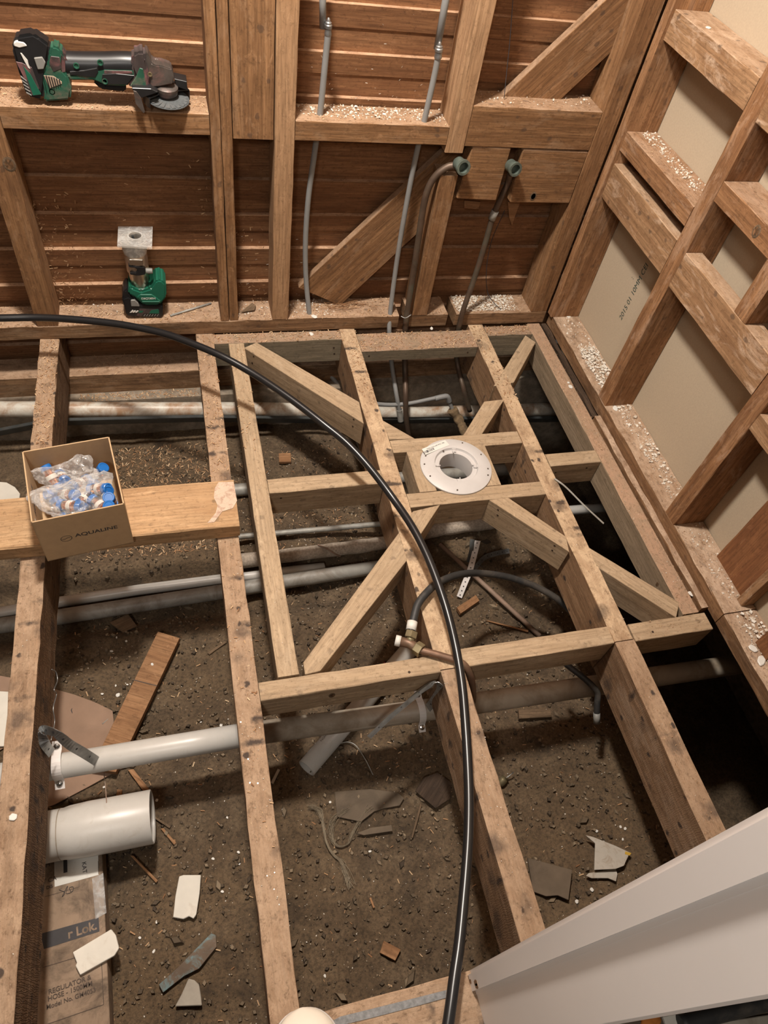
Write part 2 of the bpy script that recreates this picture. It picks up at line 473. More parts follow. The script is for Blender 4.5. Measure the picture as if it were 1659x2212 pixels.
def clear_mat(name, c, alpha, rough, ior_gloss=0.35):
    k = N(name)
    tr = k.n('ShaderNodeBsdfTransparent'); tr.inputs[0].default_value = (*c, 1)
    k.set(Base_Color=(.75, .74, .72), Roughness=rough)
    mx = k.n('ShaderNodeMixShader')
    fr = k.n('ShaderNodeLayerWeight', i_Blend=ior_gloss)
    f = k.noise(k.coords((1, 1, 1)), 45, 4, 1.5)
    a = k.math('ADD', k.math('MULTIPLY', fr.outputs['Facing'], 0.45), k.math('MULTIPLY', k.ramp(f, [(.45, (0, 0, 0)), (.68, (1, 1, 1))]), 0.28))
    a = k.math('ADD', a, 1-alpha)
    k.l(a, mx.inputs[0]); k.l(tr.outputs[0], mx.inputs[1]); k.l(k.b.outputs[0], mx.inputs[2])
    out = [n for n in k.t.nodes if n.type == 'OUTPUT_MATERIAL'][0]
    k.l(mx.outputs[0], out.inputs[0])
    return k.m


M_BAG = clear_mat('clear_polythene', (.97, .97, .97), .93, .12)
M_ACRYLIC = clear_mat('clear_acrylic', (.93, .90, .86), .93, .15)
M_SMOKE = clear_mat('smoked_clear_plastic', (.55, .52, .48), .72, .12)
M_TAPE = clear_mat('clear_tape', (.97, .97, .97), .86, .08)


def island_mat(name, stops, rough=.85):
    k = N(name)
    g = k.n('ShaderNodeNewGeometry')
    k.l(k.ramp(g.outputs['Random Per Island'], stops), k.b.inputs['Base Color'])
    k.set(Roughness=rough)
    return k.m


M_SAWDUST = island_mat('sawdust_flakes', [(0, (.26, .125, .055)), (.5, (.42, .25, .13)), (.85, (.56, .38, .22)), (1, (.66, .50, .32))])
M_CRUMB = island_mat('plaster_crumbs', [(0, (.50, .42, .33)), (.4, (.68, .62, .53)), (1, (.80, .76, .69))])
M_DIRTBITS = island_mat('dirt_pebbles', [(0, (.045, .03, .018)), (.5, (.11, .078, .047)), (.8, (.17, .125, .08)), (1, (.24, .18, .115))])

k = N('dirt')
co = k.coords((1, 1, 1), False)
big = k.noise(co, 2.2, 5, .6)
mid = k.noise(co, 16, 8, .4, .7)
fin = k.noise(co, 130, 5, 0, .75)
c = k.ramp(mid, [(.28, (.05, .033, .019)), (.5, (.125, .085, .050)), (.72, (.21, .15, .092))])
c = k.mix(k.ramp(big, [(.42, (0, 0, 0)), (.66, (.75, .75, .75))]), c, (.165, .108, .058))
c = k.mix(k.ramp(fin, [(.36, (.7, .7, .7)), (.56, (0, 0, 0))]), c, (.035, .024, .015))
c = k.mix(k.ramp(fin, [(.66, (0, 0, 0)), (.76, (.75, .75, .75))]), c, (.27, .21, .14))
wet = k.noise(co, 5.3, 4, .8)
c = k.mix(k.ramp(wet, [(.60, (0, 0, 0)), (.72, (.7, .7, .7))]), c, (.030, .021, .014))
k.l(c, k.b.inputs['Base Color']); k.set(Roughness=.95)
k.bump(k.math('ADD', k.math('MULTIPLY', fin, .6), mid), .9, .006)
M_DIRT = k.m


# ------------------------------------------------------------------ setting
def sstep(a, b, x):
    t = max(0, min(1, (x-a)/(b-a)))
    return t*t*(3-2*t)


def gz(x, y):
    """height of the bare earth under the floor"""
    z = -0.395
    up = sstep(1.205, 1.222, y + .010*noise.noise(V((x*14, 2, 0))))*(1-sstep(.30, .55, x))
    z += .022*up
    z -= .045*sstep(1.0, 1.07, y)*(1-sstep(1.195, 1.21, y))*(1-sstep(.42, .6, x))
    deep = sstep(.50, .72, x)*sstep(1.22, 1.42, y)
    z -= .42*deep
    z -= .44*sstep(1.07, 1.32, x)*(1-deep)
    n1 = noise.fractal(V((x*7, y*7, 1.3)), 1.0, 2.0, 5)
    n2 = noise.fractal(V((x*38, y*38, 4.1)), 1.0, 2.0, 3)
    return z + .008*n1 + .0048*n2


def G(u, v, lift=0.0):
    z = -.395
    for _ in range(6):
        p = at(u, v, 2, z + lift)
        z = gz(p.x, p.y)
    return at(u, v, 2, z + lift)


bm = bmesh.new()
NX, NY, X0, X1, Y0, Y1 = 290, 200, -1.6, 1.9, -.5, 1.77
grid = [[bm.verts.new((X0+(X1-X0)*i/NX, Y0+(Y1-Y0)*j/NY, gz(X0+(X1-X0)*i/NX, Y0+(Y1-Y0)*j/NY))) for j in range(NY+1)] for i in range(NX+1)]
for i in range(NX):
    for j in range(NY):
        bm.faces.new((grid[i][j], grid[i+1][j], grid[i+1][j+1], grid[i][j+1]))
fl = link('floor', bm, M_DIRT, smooth=True)
tag(fl, 'bare brown earth under the open floor frame', 'ground', kind='structure')

# weatherboards seen from inside: saw-tooth profile, thin ledges facing up
bm = bmesh.new()
zs = [-.30, -.205, -.10, .008, .114, .229, .336, .440, .548, .661, .764, .868, .972, 1.076, 1.18, 1.6, 2.42]
prof = []
for a, b in zip(zs, zs[1:]):
    prof += [(1.922, a), (1.917, a + (b-a)*.5), (1.914, a + (b-a)*.515), (1.906, b)]
xs = [-1.62, 1.36]
va = [bm.verts.new((xs[0], y, z)) for y, z in prof]; vb = [bm.verts.new((xs[1], y, z)) for y, z in prof]
for i in range(len(prof)-1): bm.faces.new((va[i], vb[i], vb[i+1], va[i+1]))
back = [bm.verts.new((xs[0], 1.95, prof[0][1])), bm.verts.new((xs[0], 1.95, prof[-1][1])), bm.verts.new((xs[1], 1.95, prof[0][1])), bm.verts.new((xs[1], 1.95, prof[-1][1]))]
bm.faces.new((back[0], back[1], back[3], back[2]))
bm.faces.new((va[-1], vb[-1], back[3], back[1])); bm.faces.new((va[0], back[0], back[2], vb[0]))
o = link('wall_back', bm, M_BOARDS)
tag(o, 'back of dark brown weatherboards between the back wall studs', 'wall', kind='structure')

bm = bmesh.new()
box(bm, Matrix.Translation((1.316, .70, 1.2)), .012, 2.5, 2.42)
wr = link('wall_right', bm, M_LINING)
tag(wr, 'brown paper back of the lining board on the right wall', 'wall', kind='structure')
bm = bmesh.new(); box(bm, Matrix.Translation((-.1, .9, 2.44)), 3.2, 2.2, .03)
tag(link('ceiling', bm, M_ROOMWALL), 'bare dark ceiling above the room', 'ceiling', kind='structure')
bm = bmesh.new(); box(bm, Matrix.Translation((-1.62, .9, 1.0)), .03, 2.1, 2.9)
tag(link('wall_left', bm, M_ROOMWALL), 'bare left wall beyond the picture', 'wall', kind='structure')
bm = bmesh.new(); box(bm, Matrix.Translation((.86, -.015, 1.2)), .88, .07, 2.42)
tag(link('wall_near', bm, M_ROOMWALL), 'wall beside the doorway behind the white jamb', 'wall', kind='structure')
bm = bmesh.new(); box(bm, Matrix.Translation((.1, 1.86, -.60)), 3.4, .19, .76)
for e in bm.verts: e.co.y += random.uniform(-.004, .004)
tag(link('wall_foundation', bm, M_CONCRETE), 'low concrete foundation under the back wall', 'foundation', kind='structure')

for nm, c, sz in (('light_block_1', (1.86, .7, -.52), (.06, 2.6, 1.02)), ('light_block_2', (.1, -.47, -.52), (3.5, .06, 1.0)), ('light_block_3', (1.58, .7, -.04), (.54, 2.6, .03))):  # unseen slabs added to keep world light from leaking in under the floor
    bm = bmesh.new(); box(bm, Matrix.Translation(c), *sz)
    tag(link(nm, bm, M_CONCRETE), 'added unseen slab blocking outside light under the floor', 'foundation', kind='structure')

# ------------------------------------------------------------------ floor frame
JZ = (-.145, 0.0)
timber('floor_joist', 'rough sawn floor joist under the cardboard box, leftmost joist', 'joist', (-.427, -.375), (-.30, 1.90), JZ, 'y', M_JOIST_ROUGH, wob=.0016)
timber('floor_joist', 'long pale floor joist under the free end of the plank', 'joist', (.017, .069), (-.30, 1.90), JZ, 'y', M_JOIST, wob=.0013)
timber('floor_joist', 'pale floor joist left of the white flange running back from the cross nog', 'joist', (.472, .523), (.597, 1.90), JZ, 'y', M_JOIST_CLEAN)
timber('floor_joist', 'near floor joist under the black pipe in front of the cross nog', 'joist', (.476, .530), (-.30, .595), JZ, 'y', M_JOIST, wob=.0013)
timber('floor_joist', 'pale floor joist right of the white flange running to the back plate', 'joist', (.922, .974), (.597, 1.90), JZ, 'y', M_JOIST_CLEAN)
timber('floor_joist', 'near floor joist on the right disappearing behind the white jamb', 'joist', (.924, .977), (-.30, .595), JZ, 'y', M_JOIST)
timber('rim_joist', 'sawdust covered rim joist along the foot of the right wall', 'joist', (1.140, 1.187), (.640, 1.803), (-.09, 0), 'y', M_JOIST_DUSTY)
timber('doubling_joist', 'new timber standing beside the plank joist, parallel to it', 'joist', (.113, .160), (.639, 1.756), (-.09, 0), 'y', M_FLOOR_PINE)
timber('trimmer', 'grey treated trimmer at the back, left of the diagonal brace head', 'trimmer', (.070, .471), (1.758, 1.803), (-.09, 0), 'x', M_TREATED)
timber('trimmer', 'flat wide trimmer at the back in the middle bay, dust on top', 'trimmer', (.524, .921), (1.694, 1.781), (-.043, 0), 'x', M_TREATED)
timber('trimmer', 'short treated trimmer in the back right corner of the floor', 'trimmer', (.975, 1.139), (1.748, 1.795), (-.09, 0), 'x', M_TREATED)
timber('floor_nog', 'short floor nog between the doubling timber and the middle joist', 'nog', (.161, .471), (1.152, 1.200), (-.09, 0), 'x', M_FLOOR_PINE)
timber('floor_nog', 'floor nog just behind the white flange', 'nog', (.524, .921), (1.258, 1.306), (-.09, 0), 'x', M_FLOOR_PINE)
timber('floor_nog', 'floor nog just in front of the white flange', 'nog', (.524, .921), (1.061, 1.108), (-.09, 0), 'x', M_FLOOR_PINE)
timber('floor_nog', 'short floor nog between right joist and the rim joist', 'nog', (.975, 1.139), (1.159, 1.206), (-.09, 0), 'x', M_FLOOR_PINE)
timber('flange_block', 'block on the left under the edge of the white flange', 'nog', (.563, .612), (1.109, 1.257), (-.09, -.0005), 'y', M_FLOOR_PINE)
timber('flange_block', 'block on the right under the edge of the white flange', 'nog', (.757, .803), (1.109, 1.257), (-.09, -.0005), 'y', M_FLOOR_PINE)
timber('cross_nog', 'cross nog with a knot in front, left bay nearest the viewer', 'nog', (.070, .475), (.592, .634), (-.09, 0), 'x', M_FLOOR_PINE)
timber('cross_nog', 'cross nog between the two long joists, behind the black pipe', 'nog', (.531, .921), (.594, .640), (-.09, 0), 'x', M_FLOOR_PINE)
timber('cross_nog', 'cross nog from the right joist to the foot of right wall', 'nog', (.978, 1.20), (.590, .637), (-.09, 0), 'x', M_FLOOR_PINE)


def brace(label, px, mat=M_FLOOR_PINE, h=.09):
    pts = [at(u, v, 2, 0) for u, v in px]
    prism('diagonal_brace', label, 'brace', pts, (0, 0, -h), mat, xdir=pts[1]-pts[0])


brace('diagonal brace from the back left corner to the middle joist', [(527, 751), (786, 915), (776, 868), (554, 739)])
brace('short diagonal brace end touching nog behind flange on the left', [(841, 949), (896, 947), (824, 906)])
brace('diagonal brace from the back right corner to the right joist', [(1135, 724), (1066, 834), (1110, 826), (1157, 739)])
brace('diagonal brace between right joist and the nog behind the flange', [(1046, 867), (999, 943), (1040, 939), (1090, 862)])
brace('diagonal brace running from middle joist down to the near cross nog', [(862, 1150), (655, 1431), (659, 1457), (692, 1449), (880, 1209)])
brace('short diagonal brace between the middle joist and nog in front of flange', [(892, 1104), (880, 1122), (901, 1166), (951, 1090)])
brace('diagonal brace with screw holes from front flange nog to right joist', [(1057, 1080), (1230, 1192), (1223, 1159), (1097, 1074)])
brace('diagonal brace from right joist to the near end of rim joist', [(1288, 1223), (1461, 1334), (1468, 1301), (1270, 1181)])

bearer = timber('wall_bearer', 'dusty bearer under the joists along the back wall', 'bearer', (-1.5, 1.3), (1.806, 1.90), (-.222, -.146), 'x', M_PLATE)
timber('doorway_plate', 'timber plate across the doorway with a grey adhesive band', 'plate', (-.42, .40), (-.085, .033), (.0005, .030), 'x', M_JOIST)

# ------------------------------------------------------------------ back wall frame
YF, YB = 1.806, 1.904
ST = (YF, YB)
timber('bottom_plate', 'long bottom plate of the back wall, left of the first copper pipe', 'plate', (-1.5, .668), ST, (.001, .047), 'x', M_PLATE, wob=.0012)
timber('bottom_plate', 'short piece of bottom plate between the two copper pipes', 'plate', (.702, .838), ST, (.001, .047), 'x', M_PLATE)
timber('bottom_plate', 'bottom plate of the back wall from second copper pipe to corner', 'plate', (.868, 1.199), ST, (.001, .047), 'x', M_PLATE)
timber('wall_stud', 'leftmost stud of the back wall with a knot halfway up', 'stud', (-.424, -.367), ST, (.048, 1.35), 'z', M_STUD)
o = empty('wall_stud', (.122, 1.85, .048)); tag(o, 'cracked double stud right of the router on the back wall', 'stud')
timber('stud_half', None, None, (.0965, .1215), ST, (.048, 1.35), 'z', M_STUD, parent=o)
timber('stud_half', None, None, (.1235, .149), (YF+.001, YB), (.048, 1.35), 'z', M_STUD, parent=o)
timber('upright_board', 'wide upright board hanging between the double stud and pine stud', 'board', (.1515, .252), (1.812, 1.84), (.594, 1.35), 'z', M_STUD)
timber('wall_stud', 'new light pine stud left of the grey pipes', 'stud', (.254, .304), ST, (.048, 1.35), 'z', M_PINE)
timber('wall_stud', 'light stud cut off just above the left copper elbow', 'stud', (.711, .763), ST, (.578, 1.35), 'z', M_PINE)
timber('wall_nog', 'sawdusty nog carrying the angle grinder on the back wall', 'nog', (-.366, .0955), ST, (.602, .652), 'x', M_STUD)
timber('wall_nog', 'nog drilled for the two grey pipes on the back wall', 'nog', (.305, .710), ST, (.597, .645), 'x', M_STUD)
timber('wall_nog', 'deep nog between the cut stud and the corner stud', 'nog', (.764, 1.138), ST, (.596, .699), 'x', M_STUD)
timber('cut_stud', 'short stud with rounded top between the two copper pipes', 'stud', (.712, .764), ST, (.048, .515), 'z', M_STUD)
timber('corner_stud', 'corner stud at the right end of the back wall', 'stud', (1.140, 1.199), ST, (.048, 1.35), 'z', M_STUD)
p = [at(u, v, 1, 1.872) for u, v in ((645, 622), (735, 660), (905, 530), (1065, 366), (1130, 293), (1228, 208), (1330, 120), (1420, 20), (1330, -20), (1240, 61), (1072, 212), (929, 344), (790, 475))]
prism('wall_brace', 'long flat diagonal brace running up the back wall to the corner', 'brace', [p[0], p[1], p[7], p[8]], (0, .026, 0), M_STUD, xdir=p[8]-p[0], up=V((0, -1, 0)))
for lab, px in (('small nailed block right of the left copper elbow', [(1021, 316), (1105, 320), (1072, 434), (986, 430)]),
                ('knotty nailed block beside the corner stud under the deep nog', [(1130, 322), (1272, 328), (1230, 440), (1101, 438)])):
    pts = [at(u, v, 1, 1.808) for u, v in px]
    prism('nailed_block', lab, 'block', pts, (0, .045, 0), M_STUD, xdir=pts[1]-pts[0], up=V((0, -1, 0)), bevel=.003)
pts = [at(u, v, 1, 1.87) for u, v in ((1097, 436), (1124, 436), (1106, 487), (1100, 470))]
prism('wood_splinter', 'torn splinter hanging below the knotty block', 'splinter', pts, (0, .006, 0), M_SCRAP, bevel=.0005)
pts = [at(u, v, 1, 1.87) for u, v in ((1003, 433), (1038, 436), (1034, 452), (1003, 450))]
prism('wood_splinter', 'torn splinter hanging below the small nailed block', 'splinter', pts, (0, .006, 0), M_SCRAP, bevel=.0005)

# ------------------------------------------------------------------ right wall frame
XF, XB = 1.213, 1.309
SX = (XF, XB)
timber('bottom_plate', 'bottom plate of right wall from the corner to the split joint', 'plate', SX, (.605, 1.802), (.001, .047), 'y', M_RPLATE, wob=.0014)
timber('bottom_plate', 'near bottom plate of right wall beyond the split joint', 'plate', SX, (.0, .603), (.001, .045), 'y', M_RPLATE, wob=.0014)
timber('gap_strip', 'dark rotten strip in the gap at the back corner beside the right plate', 'strip', (1.193, 1.211), (1.34, 1.80), (-.035, .002), 'y', M_ROT, wob=.003)
timber('gap_strip', 'rough strip under the edge of the right bottom plate, near part', 'strip', (1.193, 1.2125), (.645, 1.335), (-.035, .010), 'y', M_RPLATE, wob=.0016)
timber('wall_stud', 'corner stud at the back end of the right wall', 'stud', (1.2025, XB), (1.774, 1.803), (.048, 1.5), 'z', M_STUD_SIDE)
timber('wall_stud', 'second stud of the right wall crossing the middle nogs', 'stud', SX, (1.338, 1.388), (.048, 1.5), 'z', M_STUD_SIDE)
timber('wall_stud', 'third stud of the right wall, nearest full stud', 'stud', SX, (.879, .927), (.048, 1.3), 'z', M_STUD_SIDE)
timber('wall_nog', 'topmost nog on the right wall with peeled wood patches', 'nog', SX, (1.389, 1.773), (.886, .953), 'y', M_PALE_STUD)
timber('wall_nog', 'right wall nog with sawdust and plaster chips on its top', 'nog', SX, (1.389, 1.773), (.614, .666), 'y', M_STUD_SIDE)
timber('wall_nog', 'wide right wall nog below the dark slot, left bay', 'nog', (XF, 1.262), (1.389, 1.773), (.479, .578), 'y', M_PALE_STUD)
timber('wall_nog', 'knotty clean topped nog right of the second wall stud', 'nog', SX, (.928, 1.337), (.709, .757), 'y', M_STUD_SIDE)
timber('wall_nog', 'wide pale nog between second and third studs of right wall', 'nog', (XF, 1.262), (.928, 1.337), (.477, .574), 'y', M_PALE_STUD)
timber('short_stud', 'short upright standing on the wide pale right nog', 'stud', SX, (1.057, 1.105), (.575, .708), 'z', M_STUD_SIDE)
timber('wall_nog', 'nog at the picture edge right of the second stud, topmost', 'nog', SX, (.93, 1.337), (.885, .935), 'y', M_PALE_STUD)
timber('wall_nog', 'nog end right of the third stud at the picture edge', 'nog', (XF, 1.262), (.45, .878), (.42, .468), 'y', M_PALE_STUD)
timber('backing_board', 'wide reddish upright board against the right wall lining', 'board', (1.285, 1.308), (.640, .768), (.048, 1.2), 'z', M_RED)
timber('backing_batten', 'thin batten beside the reddish board on the right wall', 'batten', (1.270, 1.308), (.617, .639), (.048, 1.2), 'z', M_PALE_STUD)
timber('wall_stud', 'stud stump at lower right edge of the right wall', 'stud', (1.25, XB), (.470, .520), (.048, 1.0), 'z', M_RED)
# green stamp on the lining
def wall_text(s, u, v, size, parent=wr):
    p = at(u, v, 0, 1.3095)
    M = Matrix((V((0, 0, 1)), V((0, -1, 0)) * -1, V((-1, 0, 0)))).transposed().to_4x4()
    M = Matrix((V((0, 0, 1)), V((0, 1, 0)), V((-1, 0, 0)))).transposed().to_4x4()
    M.translation = p
    return text('stamped_lettering', s, M, size, M_INKGREEN, parent, .0001)
wall_text('2015 01 10MM CEI', 1368, 632, .025)
wall_text(':', 1366, 600, .022)
# ------------------------------------------------------------------ door jamb at lower right
JX = .355
jamb = empty('door_jamb', (JX, 0, 0)); tag(jamb, 'white painted door jamb rising at the lower right corner', 'door jamb')
def jy(a, z): return a[0] + a[1]*z
L1, L2, L3 = (.033, .0255), (-.003, .0195), (-.075, .027)
def jamb_strip(name, ya, yb, x0, x1, parent, bev):
    bm = bmesh.new()
    zz = [0.0, 2.1]
    a = [V((x0, jy(ya, 0), 0)), V((x1, jy(ya, 0), 0)), V((x1, jy(yb, 0), 0)), V((x0, jy(yb, 0), 0))]
    b = [V((x0, jy(ya, 2.1), 2.1)), V((x1, jy(ya, 2.1), 2.1)), V((x1, jy(yb, 2.1), 2.1)), V((x0, jy(yb, 2.1), 2.1))]
    va = [bm.verts.new(q) for q in a]; vb = [bm.verts.new(q) for q in b]
    bm.faces.new(va[::-1]); bm.faces.new(vb)
    for i in range(4): bm.faces.new((va[i], va[(i+1) % 4], vb[(i+1) % 4], vb[i]))
    bmesh.ops.recalc_face_normals(bm, faces=bm.faces)
    bmesh.ops.bevel(bm, geom=list(bm.edges), offset=bev, segments=4, affect='EDGES')
    return link(name, bm, M_PAINT, parent, smooth=False)
jamb_strip('door_stop', L1, L2, .357, .40, jamb, .006)
jamb_strip('jamb_board', (L2[0]+.006, L2[1]), L3, .364, .41, jamb, .003)
bm = bmesh.new()
for (u, v, s) in ((1011, 2112, .005), (1016, 2120, .006), (1028, 2123, .008), (1030, 2130, .007), (1014, 2132, .006)):
    p = at(u, v, 0, .3568)
    bm_prism(bm, [p + V((0, s*math.cos(t)*.6, s*1.5*math.sin(t)+random.uniform(-.001, .001))) for t in (0, 1, 2.2, 3.1, 4.2, 5.3)], (-.0004, 0, 0))
link('paint_chip_scar', bm, M_JOIST, jamb)

bm = bmesh.new(); box(bm, Matrix.Translation((.35, -.62, -.012)), 2.0, 1.05, .02)
tag(link('floor_hall', bm, M_TILE), 'dark floor outside the doorway', 'floor', kind='structure')
def H(u, v, z=.0): return at(u, v, 2, z)
tube('corrugated_hose', 'black corrugated hose on the floor outside behind the jamb', 'hose', spline([H(1470, 2212, .02), H(1560, 2190, .02), H(1659, 2165, .02), H(1760, 2140, .02)]), .013, M_BLACKHOSE)
tube('thin_wire', 'thin grey wire on the floor outside the doorway by the jamb', 'wire', spline([H(1482, 2183, .006), H(1478, 2194, .006), H(1492, 2208, .006), H(1500, 2230, .006)]), .0022, M_GREYPLASTIC)
bm = bmesh.new()
for _ in range(7):
    p = H(random.uniform(1385, 1418), random.uniform(2196, 2212), .012)
    bmesh.ops.create_icosphere(bm, subdivisions=2, radius=random.uniform(.006, .011), matrix=Matrix.Translation(p) @ Matrix.Diagonal((1.4, 1, .7, 1)))
tag(link('orange_rag', bm, M_ORANGE, smooth=True), 'small orange rag peeping under the foot of the white jamb', 'rag')
pts = [H(1428, 2196, .001), H(1475, 2186, .001), H(1484, 2212, .001), H(1440, 2230, .001)]
prism('plaster_scrap', 'pale scrap on the floor outside between orange rag and wire', 'scrap', pts, (0, 0, .008), M_PLASTER)
pts = [H(1500, 2216, -.001), H(1659, 2192, -.001), H(1760, 2230, -.001), H(1560, 2290, -.001)]
prism('grey_board', 'greyish board lying outside the doorway at the lower right', 'board', pts, (0, 0, .006), M_STONE)

# adhesive band on the doorway plate
pts = [at(u, v, 2, .0301) for u, v in ((680, 2226), (735, 2196), (800, 2180), (900, 2155), (975, 2136), (982, 2150), (905, 2172), (810, 2197), (740, 2214), (700, 2240))]
dp = [o for o in COL.objects if o.name.startswith('doorway_plate')][0]
prism('adhesive_band', None, None, pts, (0, 0, .0012), M_GLUE, parent=dp, bevel=0)

# shoe at the bottom edge
sc = at(655, 2212, 2, .060)
shoe = empty('canvas_shoe', (sc.x, sc.y-.10, .031)); tag(shoe, 'toe of a white canvas shoe at the bottom edge, on the doorway plate', 'shoe')
def shoe_mesh(z0, z1, grow, flat):
    bm = bmesh.new(); R = []
    for i in range(26):
        t = (i/25)**1.6
        y = sc.y + .022 - t*.27
        w = (.056*(max(0, 1-(1-min(1, t/.26))**2.3))**.5 if t < .26 else .056 - .016*sstep(.3, .6, t) + .006*sstep(.6, .9, t))*(1 if t < .93 else .75) + grow
        h = z1 - (z1-z0)*(.75*(1-min(1, t/.22))**2.2) + (.05*sstep(.3, .9, t) if not flat else 0)
        w = max(w, .004)
        R.append([bm.verts.new((sc.x + w*math.cos(a), y, z0 + (h-z0)*max(0, math.sin(a))**.6)) for a in [math.pi*k/14 for k in range(15)]])
    for a, b in zip(R, R[1:]):
        for q in range(14): bm.faces.new((a[q], a[q+1], b[q+1], b[q]))
        bm.faces.new((a[14], a[0], b[0], b[14]))
    bm.faces.new(R[0]); bm.faces.new(R[-1][::-1])
    return bm
link('shoe_upper', shoe_mesh(.047, .088, .0, False), M_CANVAS, shoe, smooth=True)
link('shoe_sole', shoe_mesh(.031, .052, .004, True), M_PAINT, shoe, smooth=True)

# ------------------------------------------------------------------ pipes on the back wall
def P(u, v, y): return at(u, v, 1, y)
def gland(name, top, bot, r, mat, parent):
    """turned end fitting between two points"""
    d = (top-bot); L = d.length
    M = frame(bot, d); M = M @ Matrix.Rotation(math.pi/2, 4, 'Y')
    return lathe(name, None, None, M, [(0, 0), (r, 0), (r*1.12, L*.1), (r, L*.2), (r, L*.4), (r*1.15, L*.44), (r*1.15, L*.6), (r*.95, L*.66), (r*.95, L*.74), (r*.55, L*.8), (r*.5, L*.92), (r*.25, L), (0, L)], mat, parent, 18)
yp = 1.855
o = empty('grey_pipe', P(668, 680, 1.835)); tag(o, 'left grey plastic pipe with end fitting, bowed, through the drilled nog', 'pipe')
tube('pipe_run', None, None, spline([P(709, 72, 1.84), P(703, 130, 1.843), P(692, 240, 1.845), P(678, 340, 1.852), P(666, 430, 1.855), P(660, 520, 1.855), P(661, 600, 1.85), P(668, 676, 1.832), P(676, 735, 1.83), P(700, 790, 1.83), P(738, 842, 1.78)]), .0078, M_GREYPIPE, o)
gland('end_fitting', P(710, 38, 1.839), P(708.5, 77, 1.84), .0078, M_GALV, o)
tube('grey_pipe', 'upper left grey pipe coming down from above, cut beside the fitting', 'pipe', [P(697, -120, 1.85), P(697, 0, 1.85), P(697.5, 61, 1.85)], .0080, M_GREYPIPE, wall=.002)
o = empty('grey_pipe', P(842, 680, 1.83)); tag(o, 'right grey plastic pipe slanting through the nog beside the copper elbow', 'pipe')
tube('pipe_run', None, None, spline([P(947, 120, 1.825), P(938, 165, 1.828), P(918, 255, 1.83), P(900, 330, 1.836), P(882, 420, 1.84), P(866, 510, 1.84), P(853, 595, 1.838), P(843, 676, 1.82), P(841, 720, 1.797), P(846, 785, 1.775), P(856, 850, 1.70), P(866, 905, 1.672)]), .0076, M_GREYPIPE, o)
gland('end_fitting', P(950, 90, 1.824), P(946, 126, 1.825), .0088, M_GALV, o)
lathe('lower_coupling', None, None, frame(P(864, 895, 1.676), P(868, 930, 1.662)-P(864, 895, 1.676)) @ Matrix.Rotation(math.pi/2, 4, 'Y'), [(.0076, -.02), (.0105, -.02), (.0105, .028), (.0076, .03), (0, .03)], M_GALV_PIPE, o, 16)
tube('grey_pipe', 'upper right grey pipe coming down from the top edge, cut end', 'pipe', [P(985, -120, 1.84), P(963, 0, 1.836), P(944, 106, 1.833)], .0088, M_GREYPIPE, wall=.002)

def socket(c, d, r, mat, parent, L=.045):
    M = frame(c, d) @ Matrix.Rotation(math.pi/2, 4, 'Y')
    return lathe('threaded_socket', None, None, M, [(r*.6, -L*.5), (r*.75, -L*.4), (r, -L*.25), (r, L*.3), (r*1.16, L*.32), (r*1.16, L*.5), (r*.80, L*.5), (r*.78, L*.1), (0, L*.1)], mat, parent, 26)
f1 = P(994, 356, 1.79)
o = empty('copper_pipe', f1); tag(o, 'old copper pipe bending to an open socket left of nailed block', 'pipe')
socket(f1, V((.15, -1, .12)), .0175, M_VERDI, o)
tube('pipe_run', None, None, spline([P(984, 357, 1.806), P(966, 361, 1.81), P(943, 378, 1.812), P(926, 405, 1.812), P(915, 445, 1.812), P(905, 510, 1.812), P(893, 590, 1.81), P(882, 660, 1.80), P(876, 705, 1.797), P(874, 750, 1.793), P(875, 800, 1.76), P(876, 850, 1.695), P(877, 900, 1.668), P(884, 950, 1.65)]), .0096, M_COPPER_OLD, o)
tube('wire_tie', None, None, spline([P(866, 683, 1.787), P(876, 687, 1.78), P(888, 680, 1.787)]), .0018, M_GALV, o, seg=6)
f2 = P(1106, 360, 1.795)
o = empty('copper_pipe', f2); tag(o, 'straight old copper pipe with open socket between the two nailed blocks', 'pipe')
socket(f2, V((.12, -1, .12)), .0165, M_VERDI, o)
tube('pipe_run', None, None, spline([P(1102, 376, 1.815), P(1096, 398, 1.83), P(1080, 432, 1.835), P(1064, 470, 1.835), P(1047, 530, 1.83), P(1025, 600, 1.82), P(1004, 660, 1.80), P(994, 695, 1.797), P(985, 745, 1.795), P(989, 790, 1.765), P(1000, 835, 1.70), P(1015, 888, 1.672)]), .0088, M_COPPER_OLD, o)
tube('solder_joint', None, None, [P(1070, 455, 1.835), P(1062, 474, 1.835)], .0115, M_GALV_PIPE, o)
tube('hanging_wire', 'thin dark wire hanging in front of the weatherboards near the corner', 'wire', spline([P(1090, 455, 1.86), P(1062, 520, 1.87), P(1051, 580, 1.88), P(1053, 630, 1.87), P(1068, 655, 1.84), P(1082, 668, 1.82)]), .0012, M_INK, seg=6)
tube('hanging_wire', 'thin dark wire hanging from the top edge in front of the long brace', 'wire', spline([P(1112, -60, 1.86), P(1102, 80, 1.86), P(1095, 150, 1.86), P(1089, 212, 1.85)]), .0010, M_INK, seg=6)

